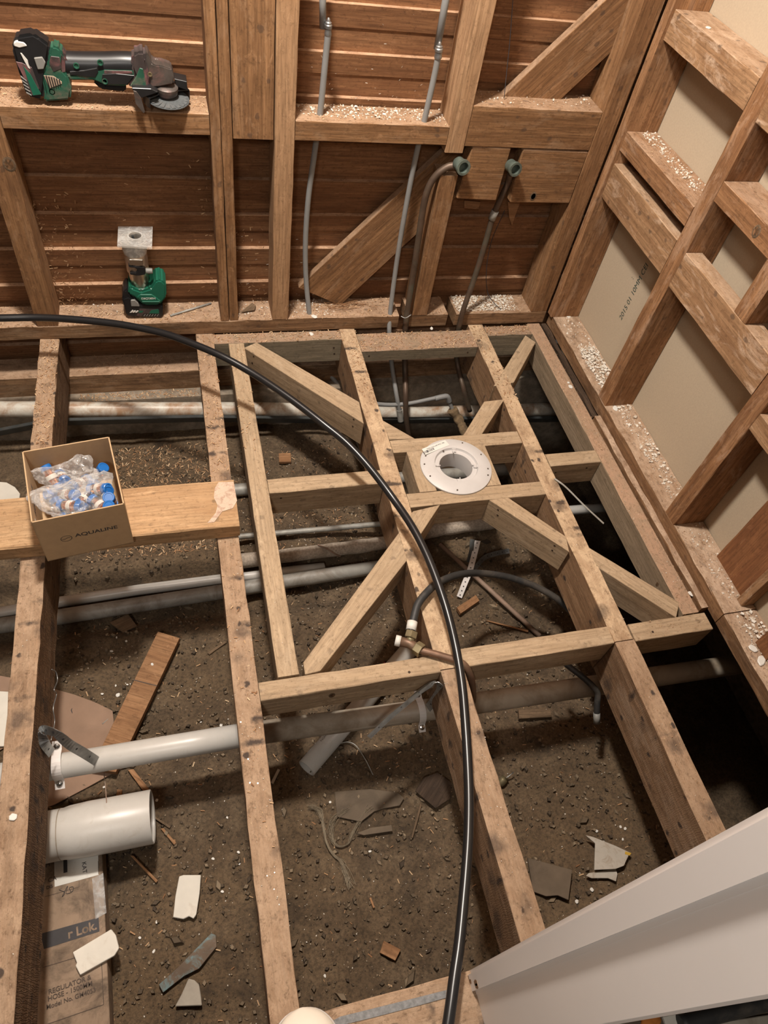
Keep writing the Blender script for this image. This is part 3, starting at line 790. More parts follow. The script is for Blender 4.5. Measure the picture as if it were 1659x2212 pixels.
# ------------------------------------------------------------------ pipes under the floor
tube('waste_pipe', 'white waste pipe lying along the foundation under the back wall', 'pipe', [P(-700, 884, 1.735), P(100, 884, 1.735), P(300, 885, 1.735), P(560, 884, 1.735), P(900, 893, 1.735), P(1160, 884, 1.735), P(1250, 880, 1.735)], .0245, M_PVC_BACK, seg=24)
bm = bmesh.new()
for a, b in (((-560, 1040), (82, 916)), ((82, 916), (150, 910)), ((150, 910), (432, 903)), ((432, 903), (800, 908)), ((800, 908), (1180, 905)), ((1180, 905), (1300, 902))):
    pa, pb = P(*a, 1.69), P(*b, 1.69)
    q = [pa, pb, pb + V((0, .006, -.024)), pa + V((0, .006, -.024))]
    bm_prism(bm, q, (0, .004, .001))
    bm_prism(bm, [pa, pb, pb+V((0, .012, 0)), pa+V((0, .012, 0))], (0, 0, .003))
tag(link('steel_angle', bm, M_DKSTRIP), 'dark steel angle strip along the pipe under the back wall', 'strip')
o = empty('branch_pipe', P(985, 870, 1.72)); tag(o, 'thin grey branch pipe with elbow and rotted lagging under the middle bay', 'pipe')
tube('pipe_run', None, None, spline([P(770, 866, 1.69), P(830, 874, 1.685), P(880, 872, 1.685), P(930, 862, 1.685), P(955, 857, 1.685), P(967, 858, 1.685), P(972, 872, 1.68), P(980, 890, 1.67)]), .0072, M_GREYPIPE, o)
tube('elbow_sleeve', None, None, spline([P(940, 861, 1.685), P(955, 857.5, 1.685), P(966, 857, 1.685), P(971, 868, 1.682)]), .0098, M_GREYPIPE, o)
pth = spline([P(976, 884, 1.67), P(990, 905, 1.65), P(1000, 925, 1.62), P(1012, 955, 1.57)], 6)
tube('rotted_lagging', None, None, pth, [.016+random.uniform(-.003, .004) for _ in pth], M_BARKLAG, o, seg=12)

def gp(u, v, z): return at(u, v, 2, z)
tube('galvanised_pipe', 'thick galvanised pipe crossing under the white flange', 'pipe', [gp(300, 1080, -.35), gp(520, 1058, -.35), gp(760, 1040, -.35), gp(1000, 1022, -.35), gp(1120, 1012, -.36)], .021, M_GALV_PIPE, seg=20)
tube('waste_pipe', 'short white waste pipe deep under the right bay beyond the joist', 'pipe', [gp(1060, 1116, -.36), gp(1225, 1103, -.36), gp(1340, 1094, -.36)], .0165, M_PVC, seg=20)
tube('steel_conduit', 'thin grey conduit crossing behind the lagged pipe', 'pipe', [gp(478, 1163, -.34), gp(530, 1158, -.34), gp(830, 1131, -.34), gp(880, 1127, -.34)], .0088, M_GALV_PIPE, seg=16)
pth = spline([gp(482, 1215, -.362), gp(520, 1212, -.362), gp(700, 1190, -.358), gp(830, 1172, -.356), gp(940, 1146, -.356), gp(1050, 1131, -.356), gp(1062, 1130, -.356)], 8)
o = empty('lagged_pipe', pth[0]); tag(o, 'fuzzy felt lagged pipe running under the two diagonal braces', 'pipe')
tube('felt_lagging', None, None, pth, [.0215+random.uniform(-.001, .0015) for _ in pth], M_LAG, o, seg=18)
tube('binding_cord', None, None, spline([gp(686, 1176, -.334), gp(705, 1185, -.330), gp(722, 1196, -.338), gp(735, 1202, -.36)]), .0022, M_RUSTPIPE, o, seg=8)
tube('waste_pipe', 'slim white waste pipe half under soil beside the grey drain', 'pipe', [gp(-700, 1450, -.405), gp(-100, 1342, -.405), gp(130, 1300, -.405), gp(300, 1274, -.405), gp(480, 1251, -.405), gp(590, 1238, -.405), gp(700, 1225, -.412)], .0155, M_PVC, seg=20)
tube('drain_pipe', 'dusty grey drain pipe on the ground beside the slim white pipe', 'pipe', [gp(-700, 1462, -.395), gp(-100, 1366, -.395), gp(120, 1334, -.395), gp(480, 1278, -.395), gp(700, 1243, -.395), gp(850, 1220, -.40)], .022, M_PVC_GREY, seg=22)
pc = [V((-1.3, .603, -.205)), V((-.60, .603, -.20)), V((-.375, .602, -.197)), V((-.2, .602, -.198))]
o = empty('waste_pipe', (0, .60, -.2)); tag(o, 'long waste pipe clipped to the joists, white at left and stained at right', 'pipe')
M = None
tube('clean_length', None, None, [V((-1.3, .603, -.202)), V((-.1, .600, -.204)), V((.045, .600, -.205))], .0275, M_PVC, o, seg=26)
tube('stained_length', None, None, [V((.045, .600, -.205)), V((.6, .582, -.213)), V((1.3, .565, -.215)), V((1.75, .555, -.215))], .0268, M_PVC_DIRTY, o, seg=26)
big = G(230, 1785); by = at(230, 1786, 2, -.275).y
o = empty('drain_pipe', (-.27, by, -.33)); tag(o, 'fat white drain pipe with socket lying on the cardboard box, left', 'pipe')
lathe('pipe_barrel', None, None, frame(V((-.62, by+.004, -.278)), (1, .0, .0)) @ Matrix.Rotation(math.pi/2, 4, 'Y'), [(.050, 0), (.053, 0), (.053, .25), (.0555, .262), (.0575, .30), (.0575, .432), (.0565, .434), (.053, .432), (.052, .25), (.050, 0)], M_PVC, o, 40)
for s in (.145, .163, .243):
    lathe('moulding_ring', None, None, frame(V((-.62+s, by+.004, -.278)), (1, 0, 0)) @ Matrix.Rotation(math.pi/2, 4, 'Y'), [(.052, -.0012), (.0537, -.0008), (.0537, .0008), (.052, .0012)], M_PVC_DIRTY, o, 40)

def strip(name, path, width_dir, w, th, mat, parent=None, label=None, cat=None, holes=0):
    """flat bent metal strip"""
    bm = bmesh.new(); R = []
    path = [V(p) for p in path]
    for i, p in enumerate(path):
        t = (path[min(i+1, len(path)-1)] - path[max(i-1, 0)]).normalized()
        wd = V(width_dir[i] if isinstance(width_dir, list) else width_dir); wd = (wd - t*wd.dot(t)).normalized()
        n = t.cross(wd)
        R.append([bm.verts.new(p + wd*a*w/2 + n*b*th/2) for a, b in ((-1, -1), (1, -1), (1, 1), (-1, 1))])
    for a, b in zip(R, R[1:]):
        for q in range(4): bm.faces.new((a[q], a[(q+1) % 4], b[(q+1) % 4], b[q]))
    bm.faces.new(R[0][::-1]); bm.faces.new(R[-1])
    o = link(name, bm, mat, parent, frame(path[0], path[1]-path[0]))
    if holes:
        L = len(path)
        for j in range(holes):
            i = max(1, min(L-2, int((j+.5)*L/holes)))
            t = (path[i+1]-path[i-1]).normalized()
            wd = V(width_dir[i] if isinstance(width_dir, list) else width_dir); wd = (wd - t*wd.dot(t)).normalized(); n = t.cross(wd)
            if n.dot(CAM - path[i]) < 0: n = -n
            bh = bmesh.new()
            c = path[i] + n*(th/2+.0003)
            bh.faces.new([bh.verts.new(c + (t*math.cos(a) + wd*math.sin(a))*w*.13) for a in [2*math.pi*q/10 for q in range(10)]])
            link('punched_hole', bh, M_INK, o, frame(c, t))
    return tag(o, label, cat)
def clipset(c, n, lab, half=.040, r=.0285, w=.020):
    """white saddle clip: band over the pipe, an ear with a dome screw on each side; c = pipe axis, n = outward"""
    c = V(c); n = V(n).normalized(); ax = V((1, 0, 0)); n = (n - ax*n.dot(ax)).normalized(); e = n.cross(ax)
    o = empty('pipe_clip', c); tag(o, lab, 'clip')
    k = .004
    path = [c - e*(half+.012) + n*k, c - e*half + n*k, c - e*(r+.005) + n*(k+.001)]
    for a in range(-62, 63, 14):
        t = math.radians(a)
        path.append(c + (e*math.sin(t) + n*math.cos(t))*(r+.0015))
    path += [c + e*(r+.005) + n*(k+.001), c + e*half + n*k, c + e*(half+.012) + n*k]
    strip('clip_band', path, ax, w, .0016, M_PAINT, o)
    for sg in (-1, 1):
        lathe('dome_screw', None, None, frame(c + e*half*sg + n*(k+.0008), n) @ Matrix.Rotation(math.pi/2, 4, 'Y'), [(.0076, 0), (.0074, .0012), (.006, .0034), (.003, .0046), (0, .005)], M_STEEL, o, 18)
    return o
clipset((-.3705, .603, -.199), (0, -.52, .85), 'white saddle clip with two screws on the leftmost joist')
clipset((.462, .587, -.211), (0, -.52, .85), 'white saddle clip with screw on the near middle joist', w=.017)
q = lambda u, v, x: at(u, v, 0, x)
pa = spline([q(112, 1627, -.366), q(98, 1608, -.366), q(91, 1585, -.366), q(94, 1577, -.362), q(108, 1579, -.345), q(124, 1586, -.33), q(150, 1608, -.315), q(180, 1626, -.30), q(205, 1642, -.29), q(222, 1655, -.285)], 6)
strip('strap_iron', pa, V((.25, .35, .9)), .020, .0011, M_GALV, None, 'curled galvanised strap on the leftmost joist over the white pipe', 'strap', 9)
tube('bent_nail', 'long rusty nail hanging from the end of the curled strap', 'nail', [q(223, 1657, -.285), q(228, 1700, -.28), q(231, 1747, -.275)], .0011, M_RUSTPIPE, seg=6)
pb = spline([gp(924, 1530, -.165), gp(938, 1512, -.12), gp(950, 1493, -.055), gp(951, 1481, -.022), gp(944, 1476, -.020), gp(934, 1477, -.026), gp(910, 1492, -.05), gp(880, 1518, -.072), gp(840, 1552, -.088), gp(797, 1593, -.10)], 6)
strip('strap_iron', pb, V((.35, -.5, .8)), .020, .0011, M_GALV, None, 'long galvanised strap curling off the near middle joist', 'strap', 8)
tube('tangled_wire', 'thin grey wire hanging down the side of the leftmost joist', 'wire', spline([q(112, 1446, -.372), q(121, 1452, -.368), q(124, 1470, -.366), q(117, 1490, -.366), q(122, 1500, -.366), q(115, 1530, -.368), q(118, 1560, -.368), q(110, 1600, -.370)]), .0012, M_GALV, seg=6)

# tee fitting, copper elbow and the old black hose
o = empty('tee_fitting', gp(888, 1390, .02)); tag(o, 'brass tee with taped stub and copper tail lying over cross nog', 'fitting')
tc = gp(884, 1390, .006)
t_l, t_r, t_u = gp(858, 1384, .004), gp(905, 1404, .010), gp(889, 1372, .012)
tube('tee_body', None, None, [t_l, tc, t_r], .0115, M_COPPER_MID, o)
tube('tee_branch', None, None, [tc, t_u], .0105, M_BRASS, o)
tube('taped_thread', None, None, [t_l + (t_l-tc)*.15, t_l*.72+tc*.28], .0128, M_WHITE, o)
def nut(c, d, r, L, parent, mat):
    M = frame(c, d) @ Matrix.Rotation(math.pi/2, 4, 'Y')
    lathe('hex_nut', None, None, M, [(r*.7, -L/2), (r*.95, -L/2), (r, -L*.4), (r, L*.4), (r*.95, L/2), (r*.7, L/2)], mat, parent, 6, smooth=False)
nut(gp(904, 1402, .010), t_r-tc, .0165, .018, o, M_BRASS)
nut(gp(888, 1371, .013), t_u-tc, .0150, .016, o, M_BRASS)
tube('copper_tail', None, None, spline([t_r, gp(930, 1410, .011), gp(965, 1420, .011), gp(990, 1428, .010), gp(1006, 1440, .004), gp(1016, 1460, -.02), gp(1021, 1485, -.07), gp(1021, 1515, -.13)]), .0082, M_COPPER_MID, o)
o = empty('black_hose', gp(893, 1350, .02)); tag(o, 'dusty old black hose arching from the tee under the right joist', 'hose')
tube('hose_run', None, None, spline([gp(890, 1352, .014), gp(894, 1335, .018), gp(903, 1305, .022), gp(922, 1280, .022), gp(945, 1260, .012), gp(985, 1243, -.03), gp(1030, 1238, -.09), gp(1090, 1245, -.13), gp(1150, 1264, -.16), gp(1195, 1288, -.18), gp(1225, 1312, -.20), gp(1270, 1360, -.23)]), .0095, M_BLACKHOSE, o)
tube('white_collar', None, None, [gp(887.5, 1362, .012), gp(891, 1343, .016)], .0122, M_WHITE, o)
tube('collar_ring', None, None, [gp(886.5, 1366, .012), gp(887.5, 1362, .012)], .0118, M_BLACK, o)
o = empty('hose_tail', gp(1290, 1530, -.2)); tag(o, 'short hose tail with white banded tip hanging over the stained pipe', 'hose')
tube('hose_run', None, None, spline([gp(1215, 1428, -.165), gp(1232, 1442, -.165), gp(1258, 1462, -.165), gp(1280, 1482, -.167), gp(1291, 1498, -.18), gp(1290, 1520, -.20), gp(1289, 1545, -.225)]), .0080, M_BLACKHOSE, o)
tube('banded_tip', None, None, [gp(1289, 1540, -.22), gp(1289, 1562, -.24)], .0088, M_GREYPLASTIC, o)

# the long new black pipe lying over everything (height above the joists found from its shadow)
cab = [(-620, 760, .16), (-300, 705, .16), (-140, 690, .16), (0, 687, .155), (80, 686, .152), (160, 690, .155), (240, 698, .16), (300, 708, .165), (360, 722, .17), (420, 744, .172), (480, 770, .170), (540, 803, .158), (600, 842, .15), (650, 878, .142), (700, 917, .133), (750, 958, .118), (800, 1012, .10), (850, 1078, .078), (890, 1137, .078), (920, 1195, .076), (945, 1257, .072), (967, 1325, .066), (985, 1400, .055), (998, 1480, .05), (1005, 1560, .048), (1010, 1640, .047), (1013, 1720, .05), (1012, 1800, .055), (1007, 1880, .06), (1000, 1960, .065), (992, 2040, .07), (982, 2110, .075), (968, 2212, .08), (945, 2340, .08)]
tube('poly_pipe', 'long shiny black poly pipe curving across the floor frame', 'pipe', spline([gp(u, v, z) for u, v, z in cab], 5), .0098, M_BLACKPIPE, seg=20)

# ------------------------------------------------------------------ toilet pan flange
fc = V((.690, 1.187, .001))
fl_ = empty('pan_flange', fc); tag(fl_, 'white plastic toilet pan flange with sticker over the opening', 'flange')
MF = Matrix.Translation(fc)
lathe('flange_plate', None, None, MF, [(.0475, -.054), (.0475, .0015), (.0477, .0022), (.049, .0026), (.0595, .0026), (.0605, .0034), (.0625, .0098), (.0655, .0108), (.085, .0082), (.100, .0045), (.1025, .0035), (.103, .002), (.103, 0), (.102, -.0003), (.060, -.0003), (.0515, -.001), (.0515, -.054), (.0475, -.054)], M_FLANGE, fl_, 64)
for a in (80, 172, 262, 350):
    M = MF @ Matrix.Rotation(math.radians(a), 4, 'Z') @ Matrix.Translation((.0545, 0, .0050))
    bm = bmesh.new(); box(bm, M, .009, .011, .004, .0008); box(bm, M @ Matrix.Translation((-.0055, .003, .0005)), .006, .0025, .005, .0004)
    box(bm, M @ Matrix.Translation((.006, 0, .002)), .004, .011, .003, .0004)
    link('locking_tab', bm, M_FLANGE, fl_, M)
for a, r in ((20, .090), (62, .091), (112, .06), (152, .09), (172, .092), (200, .092), (255, .092), (330, .093), (345, .091)):
    p = fc + V((r*math.cos(math.radians(a)), r*math.sin(math.radians(a)), .0072))
    bm = bmesh.new(); bm_lathe(bm, Matrix.Translation(p), [(0, .0012), (.0022, .0010), (.0024, -.001)], 10)
    link('screw_hole', bm, M_INK_BROWN, fl_, Matrix.Translation(p))
pts = [at(u, v, 2, .0116) for u, v in ((911, 970), (961.5, 950.5), (971, 961.5), (919, 982.5))]
prism('sticker', None, None, [pts[0], pts[3], pts[2], pts[1]], (0, 0, .0004), M_WHITE, xdir=pts[1]-pts[0], parent=fl_, bevel=0)
sd = (pts[1]-pts[0]).normalized(); sn = (pts[0]-pts[3]).normalized()
bm = bmesh.new()
c0 = at(917.5, 980, 2, .0123); c1 = at(938, 971.5, 2, .0123)
for i in range(17):
    c = c0 + (c1-c0)*(i/16) + sn*.004
    w = random.choice((.0004, .0006, .001))
    bm.faces.new([bm.verts.new(c + sd*a*w + sn*b*.0042) for a, b in ((-1, -1), (1, -1), (1, 1), (-1, 1))])
link('barcode', bm, M_INK, fl_)
def on_plane(p, xd, up, n=None):
    xd = V(xd).normalized(); z = xd.cross(V(up)).normalized(); y = z.cross(xd)
    M = Matrix((xd, y, z)).transposed().to_4x4(); M.translation = p
    return M
text('sticker_lettering', 'PAN COLLAR PVC 100', on_plane(at(941, 963, 2, .0123), sd, sn), .0062, M_INK, fl_, .0001)

# ------------------------------------------------------------------ plank, box and fittings
timber('shelf_plank', 'orange brown plank laid across the joists under the cardboard box', 'plank', (-1.1, .072), (1.024, 1.172), (.001, .046), 'x', M_PLANK, wob=.001, ch=.003)
plk = [o for o in COL.objects if o.name.startswith('shelf_plank')][0]
pts = [at(u, v, 2, .0463) for u, v in ((472, 1042), (504, 1041), (508, 1060), (512, 1082), (503, 1098), (480, 1105), (463, 1128), (448, 1130), (466, 1108), (470, 1092), (462, 1075), (464, 1055))]
prism('plaster_smear', None, None, pts, (0, 0, .0006), M_SMEAR, parent=plk, bevel=0)
FL = V((-.356, .977, .0465)); U = V((.9885, .151, 0)).normalized(); W = V((-.151, .9885, 0)).normalized()
BW, BD, BH, TH = .186, .206, .146, .003
bx = empty('cardboard_box', FL + U*BW/2 + W*BD/2); tag(bx, 'open cardboard carton of copper fittings standing on the plank', 'box')
def bpt(a, b, h): return FL + U*a + W*b + V((0, 0, h))
def panel(name, a, b, c, d, n, mat=M_CARD, parent=bx):
    o_ = prism(name, None, None, [a, b, c, d], V(n)*TH, mat, parent=parent, bevel=.0006)
    return o_
panel('front_panel', bpt(0, 0, 0), bpt(BW, 0, 0), bpt(BW, 0, BH), bpt(0, 0, BH), W)
panel('back_panel', bpt(0, BD, 0), bpt(BW, BD, 0), bpt(BW, BD, BH), bpt(0, BD, BH), -W)
panel('left_panel', bpt(0, 0, 0), bpt(0, BD, 0), bpt(0, BD, BH), bpt(0, 0, BH), U)
panel('right_panel', bpt(BW, 0, 0), bpt(BW, BD, 0), bpt(BW, BD, BH), bpt(BW, 0, BH), -U)
panel('bottom_panel', bpt(0, 0, 0), bpt(BW, 0, 0), bpt(BW, BD, 0), bpt(0, BD, 0), V((0, 0, 1)))
MB = on_plane(bpt(.116, -.0004, .072), U, V((0, 0, 1)))
text('printed_lettering', 'AQUALINE', MB, .0155, M_INK, bx, .0001, 1.18, .0002)
bm = bmesh.new()
c = bpt(.053, -.0005, .069)
for r0, r1 in ((.0105, .0118),):
    ring = []
    for q in range(32):
        a = 2*math.pi*q/32; d = U*math.cos(a) + V((0, 0, 1))*math.sin(a)*.85
        ring.append((bm.verts.new(c+d*r0), bm.verts.new(c+d*r1)))
    for q in range(32):
        a, b = ring[q], ring[(q+1) % 32]
        bm.faces.new((a[0], a[1], b[1], b[0]))
pw = [(x/10*.0085, .0016*math.sin(x/10*math.pi)) for x in range(-10, 11)]
for (xa, ya), (xb, yb) in zip(pw, pw[1:]):
    bm.faces.new([bm.verts.new(c + U*x + V((0, 0, y))) for x, y in ((xa, ya-.0007), (xb, yb-.0007), (xb, yb+.0007), (xa, ya+.0007))])
link('printed_emblem', bm, M_INK, bx)
a = BW - TH - .0006
prism('inside_label', 'white paper label inside', None, [bpt(a, .02, .075), bpt(a, .175, .070), bpt(a, .178, .135), bpt(a, .02, .118)], -U*.0003, M_PAPER, parent=bx, bevel=0)
text('label_lettering', 'AQUALINE', on_plane(bpt(a-.0006, .155, .105), V((0, 0, 1)), W), .011, M_INK, bx, .0001)
text('inside_lettering', 'AQUALINE', on_plane(bpt(TH+.0006, .10, .10), W, V((0, 0, 1))), .018, M_INK, bx, .0001)
prism('inside_label', None, None, [bpt(TH+.0006, .01, .06), bpt(TH+.0006, .035, .06), bpt(TH+.0006, .035, .115), bpt(TH+.0006, .01, .115)], U*.0003, M_PAPER, parent=bx, bevel=0)

def fitting(loc, rot, label, group=None, L=.052, r=.0112):
    M = Matrix.Translation(loc) @ rot.to_matrix().to_4x4() if hasattr(rot, 'to_matrix') else Matrix.Translation(loc) @ rot
    o = empty('copper_fitting', loc); o.matrix_world = M; tag(o, label, 'pipe fitting', group)
    lathe('copper_body', None, None, M, [(0, -L/2), (r, -L/2), (r, -L*.14), (r*1.12, -L*.12), (r*1.12, L*.12), (r, L*.14), (r, L/2), (0, L/2)], M_COPPER, o, 18)
    lathe('white_band', None, None, M, [(r*1.13, -L*.1), (r*1.17, -L*.09), (r*1.17, L*.09), (r*1.13, L*.1)], M_BAND, o, 18)
    for s in (-1, 1):
        Mc = M @ Matrix.Translation((0, 0, s*L*.42)) @ (Matrix.Identity(4) if s > 0 else Matrix.Rotation(math.pi, 4, 'X'))
        lathe('end_cap', None, None, Mc, [(r*1.02, -.004), (r*1.18, -.004), (r*1.18, .007), (r*1.05, .0085), (r*.85, .0085), (r*.8, .0075), (0, .0075)], M_BLUECAP, o, 20)
    return o
from mathutils import Euler
rn = random.Random(5)
spots = [(.045, .045), (.09, .05), (.135, .05), (.05, .09), (.1, .095), (.14, .1), (.05, .14), (.1, .145), (.075, .07), (.12, .125), (.07, .115), (.045, .165), (.09, .03)]
for i, (a, b) in enumerate(spots):
    fitting(bpt(a, b, .060 + .016*(i % 3) + rn.uniform(-.004, .004)), Euler((rn.uniform(.9, 1.9), rn.uniform(-.4, .4), rn.uniform(0, 6.28))), 'copper fitting with blue end caps under clear plastic in the carton', 'copper fittings bagged in the carton')
for lab, (a, b, h), e in (('upright copper fitting with blue cap in the near right box corner', (.158, .035, .088), (.25, -.15, 0)),
                          ('tilted copper fitting with white band by the box label', (.150, .10, .088), (.9, .2, .35)),
                          ('blue capped copper fitting leaning on the right box wall', (.158, .068, .082), (.35, -.12, .3)),
                          ('copper fitting with blue cap at the back of the carton', (.145, .165, .072), (.5, .2, 1.0)),
                          ('blue capped copper fitting at the left back of the carton', (.065, .175, .070), (1.1, .2, .3))):
    fitting(bpt(a, b, h), Euler(e), lab)

def bag(label, c, sx, sy, sz, seed, tails=()):
    bm = bmesh.new()
    bmesh.ops.create_icosphere(bm, subdivisions=5, radius=1.0)
    for v in bm.verts:
        p = v.co.copy()
        n1 = noise.fractal(p*1.6 + V((seed, 0, 0)), 1.0, 2.0, 4)
        cre = abs(noise.noise(p*3.1 + V((0, seed, 0))))
        f = 1 + .22*n1 - .25*cre
        q = V((p.x*sx, p.y*sy, p.z*sz))*f
        for (tx, ty, tz, wd) in tails:
            d = V((tx, ty, tz)); dn = d.normalized()
            m = max(0, p.dot(dn) - wd)/(1-wd)
            q += d*(m**1.5)
        v.co = c + U*q.x + W*q.y + V((0, 0, q.z))
    o = link('plastic_bag', bm, M_BAG, smooth=True)
    return tag(o, label, 'plastic bag')
bag('crumpled clear plastic bag lying on top of fittings in the carton', bpt(.095, .075, .097), .060, .062, .026, 3.3, ((-.045, -.0, .026, .5), (.03, .02, .012, .7)))
bag('smaller clear plastic bag behind the other in the carton', bpt(.090, .145, .095), .058, .034, .022, 9.1, ((-.035, .01, .02, .6), (.01, .02, .02, .7)))

# ------------------------------------------------------------------ angle grinder on its nog
YG = 1.838
def g2(u, v, y=YG): return at(10 + u/3.95, 50 + v/3.95, 1, y)
gr = empty('angle_grinder', g2(450, 655)); tag(gr, 'dusty cordless angle grinder with dark disc lying on the left nog', 'angle grinder')
def gpart(name, poly, y0, y1, mat, bevel=.003, parent=gr, seg=2, label=None):
    pts = [g2(u, v, y0 if abs(y0-YG) > .04 else (y0*.6 + YG*.4)) for u, v in poly]
    pts = [V((p.x, y0, p.z)) for p in pts]
    return prism(name, label, None, pts, (0, y1-y0, 0), mat, xdir=(1, 0, 0), parent=parent, bevel=bevel, seg=seg)
bat = gpart('battery_pack', [(62, 200), (72, 150), (105, 92), (240, 72), (300, 105), (395, 178), (375, 300), (332, 640), (250, 628), (190, 606), (130, 430)], YG-.028, YG+.014, M_BLACK, .006)
gpart('label_stripe', [(100, 310), (150, 320), (235, 360), (300, 540), (240, 600)], YG-.0292, YG-.027, M_PINKWORN, .0005, bat, 1)
gpart('label_stripe', [(160, 345), (225, 420), (315, 590), (245, 598)], YG-.0298, YG-.027, M_GREEN, .0005, bat, 1)
gpart('printed_mark', [(138, 236), (150, 240), (200, 300), (206, 330), (222, 372), (205, 362), (180, 318), (170, 300)], YG-.0302, YG-.028, M_WHITE, 0, bat, 1)
for i in range(5):
    gpart('grip_rib', [(138+12*i, 430+34*i), (190+10*i, 470+30*i), (194+10*i, 482+30*i), (142+12*i, 444+34*i)], YG-.0305, YG-.027, M_GREYPLASTIC, .0003, bat, 1)
gpart('release_latch', [(252, 278), (322, 270), (352, 318), (336, 372), (285, 376)], YG-.032, YG-.026, M_GREYPLASTIC, .0012, bat, 1)
gpart('worn_corner', [(78, 150), (100, 132), (170, 145), (200, 180), (130, 196), (82, 180)], YG-.0296, YG-.022, M_WHITE, .002, bat, 1)
foot = gpart('battery_foot', [(398, 176), (440, 178), (480, 205), (505, 262), (500, 385), (545, 440), (575, 560), (560, 638), (335, 655), (345, 570), (310, 420), (375, 330), (372, 250)], YG-.030, YG+.014, M_GREEN_WORN, .006)
gpart('vent_grille', [(335, 425), (420, 432), (490, 480), (492, 498), (385, 538)], YG-.0312, YG-.026, M_TANGREY, .0006, foot, 1)
for i in range(6):
    gpart('vent_bar', [(352+22*i, 425+6*i), (360+22*i, 426+6*i), (392+18*i, 540-7*i), (384+18*i, 541-7*i)], YG-.0325, YG-.027, M_BLACK, .0004, foot, 1)
gpart('foot_scuff', [(395, 260), (470, 270), (490, 370), (420, 400), (382, 330)], YG-.0308, YG-.028, M_PINKWORN, .001, foot, 1)
tube('handle_barrel', None, None, spline([g2(455, 330, YG), g2(560, 345, YG), g2(800, 350, YG), g2(1000, 345, YG), g2(1110, 350, YG)]), .0245, M_BLACK, gr, seg=22)
gpart('rear_collar', [(430, 200), (480, 210), (540, 290), (545, 420), (480, 430), (400, 390), (380, 280)], YG-.026, YG+.012, M_PINKWORN, .006)
gpart('handle_spine', [(520, 425), (640, 415), (720, 400), (850, 370), (1110, 378), (1115, 440), (1040, 525), (860, 515), (760, 470), (560, 470)], YG-.0265, YG+.02, M_GREEN_WORN, .003)
gpart('rating_label', [(835, 418), (950, 412), (1105, 428), (1045, 505), (885, 502), (828, 470)], YG-.0285, YG-.025, M_BLACK, .0004, gr, 1)
gpart('pale_strip', [(850, 385), (1085, 392), (1092, 414), (850, 412)], YG-.0283, YG-.025, M_PINKWORN, .0003, gr, 1)
gpart('handle_inlay', [(555, 395), (680, 385), (790, 365), (800, 400), (775, 445), (700, 440), (640, 430), (560, 425)], YG-.0282, YG-.02, M_BLACK, .001, gr, 1)
for (u, v) in ((612, 362), (815, 335), (855, 495), (405, 582)):
    lathe('screw_recess', None, None, frame(g2(u, v, YG-.0275), (0, -1, 0)) @ Matrix.Rotation(math.pi/2, 4, 'Y'), [(.0062, 0), (.0062, .0025), (.0045, .0025), (.004, .001), (0, .001)], M_GREEN_WORN, gr, 16)
gpart('switch_paddle', [(755, 495), (860, 522), (1040, 535), (1030, 578), (900, 566), (820, 555)], YG-.015, YG+.015, M_BLACK, .003)
gpart('motor_collar', [(1085, 250), (1130, 222), (1200, 225), (1215, 300), (1250, 540), (1200, 560), (1110, 540), (1040, 520), (1110, 440), (1075, 350)], YG-.032, YG+.016, M_PINKWORN, .006)
gpart('collar_flash', [(1150, 360), (1180, 370), (1215, 545), (1130, 535), (1070, 515), (1120, 440)], YG-.0332, YG-.028, M_GREEN_WORN, .001, gr, 1)
gh = gpart('gear_head', [(1198, 225), (1215, 235), (1260, 330), (1300, 345), (1330, 342), (1420, 375), (1445, 440), (1435, 500), (1330, 520), (1250, 530), (1225, 400)], YG-.030, YG+.016, M_GEAR, .008)
lathe('spindle_lock', None, None, frame(g2(1295, 352, YG), (0.1, -.1, 1)) @ Matrix.Rotation(math.pi/2, 4, 'Y'), [(.009, -.006), (.009, .006), (.007, .009), (0, .009)], M_GREYPLASTIC, gh, 18)
lathe('case_screw', None, None, frame(g2(1240, 436, YG-.031), (0, -1, 0)) @ Matrix.Rotation(math.pi/2, 4, 'Y'), [(.005, 0), (.005, .002), (.003, .002), (.003, .0008), (0, .0008)], M_BRASS, gh, 14)
dc_ = g2(1388, 640, YG - .012)
dz = .0
lathe('cutting_disc', None, None, frame(dc_, (.05, -.08, 1)) @ Matrix.Rotation(math.pi/2, 4, 'Y'), [(.010, .004), (.022, .004), (.030, .0015), (.0500, .0012), (.0505, 0), (.050, -.0012), (.012, -.002), (0, -.002)], M_DISC, gr, 48)
bm = bmesh.new()
for q in range(22):
    a = 2*math.pi*q/22
    Mq = frame(dc_, (.05, -.08, 1)) @ Matrix.Rotation(math.pi/2, 4, 'Y') @ Matrix.Rotation(a, 4, 'Z') @ Matrix.Translation((.037, 0, .0022)) @ Matrix.Rotation(.10, 4, 'X')
    box(bm, Mq, .022, .0095, .0012)
link('disc_flaps', bm, M_DISC, gr)
lathe('guard_hub', None, None, frame(dc_ + V((0, 0, .010)), (.05, -.08, 1)) @ Matrix.Rotation(math.pi/2, 4, 'Y'), [(0, -.006), (.016, -.006), (.024, .002), (.026, .010), (.026, .016), (.020, .020), (0, .020)], M_GEAR, gr, 26)
bm = bmesh.new()
Mg = frame(dc_ + V((0, 0, .004)), (.05, -.08, 1)) @ Matrix.Rotation(math.pi/2, 4, 'Y')
ring = []
def gd(ang, r, z):
    return Mg @ V((r*math.cos(ang), r*math.sin(ang), z))
ex = (Mg.inverted().to_3x3() @ V((1, 0, 0))); base = math.atan2(ex.y, ex.x)
sgn = 1 if (Mg.to_3x3() @ V((math.cos(base+.5), math.sin(base+.5), 0))).y > 0 else -1
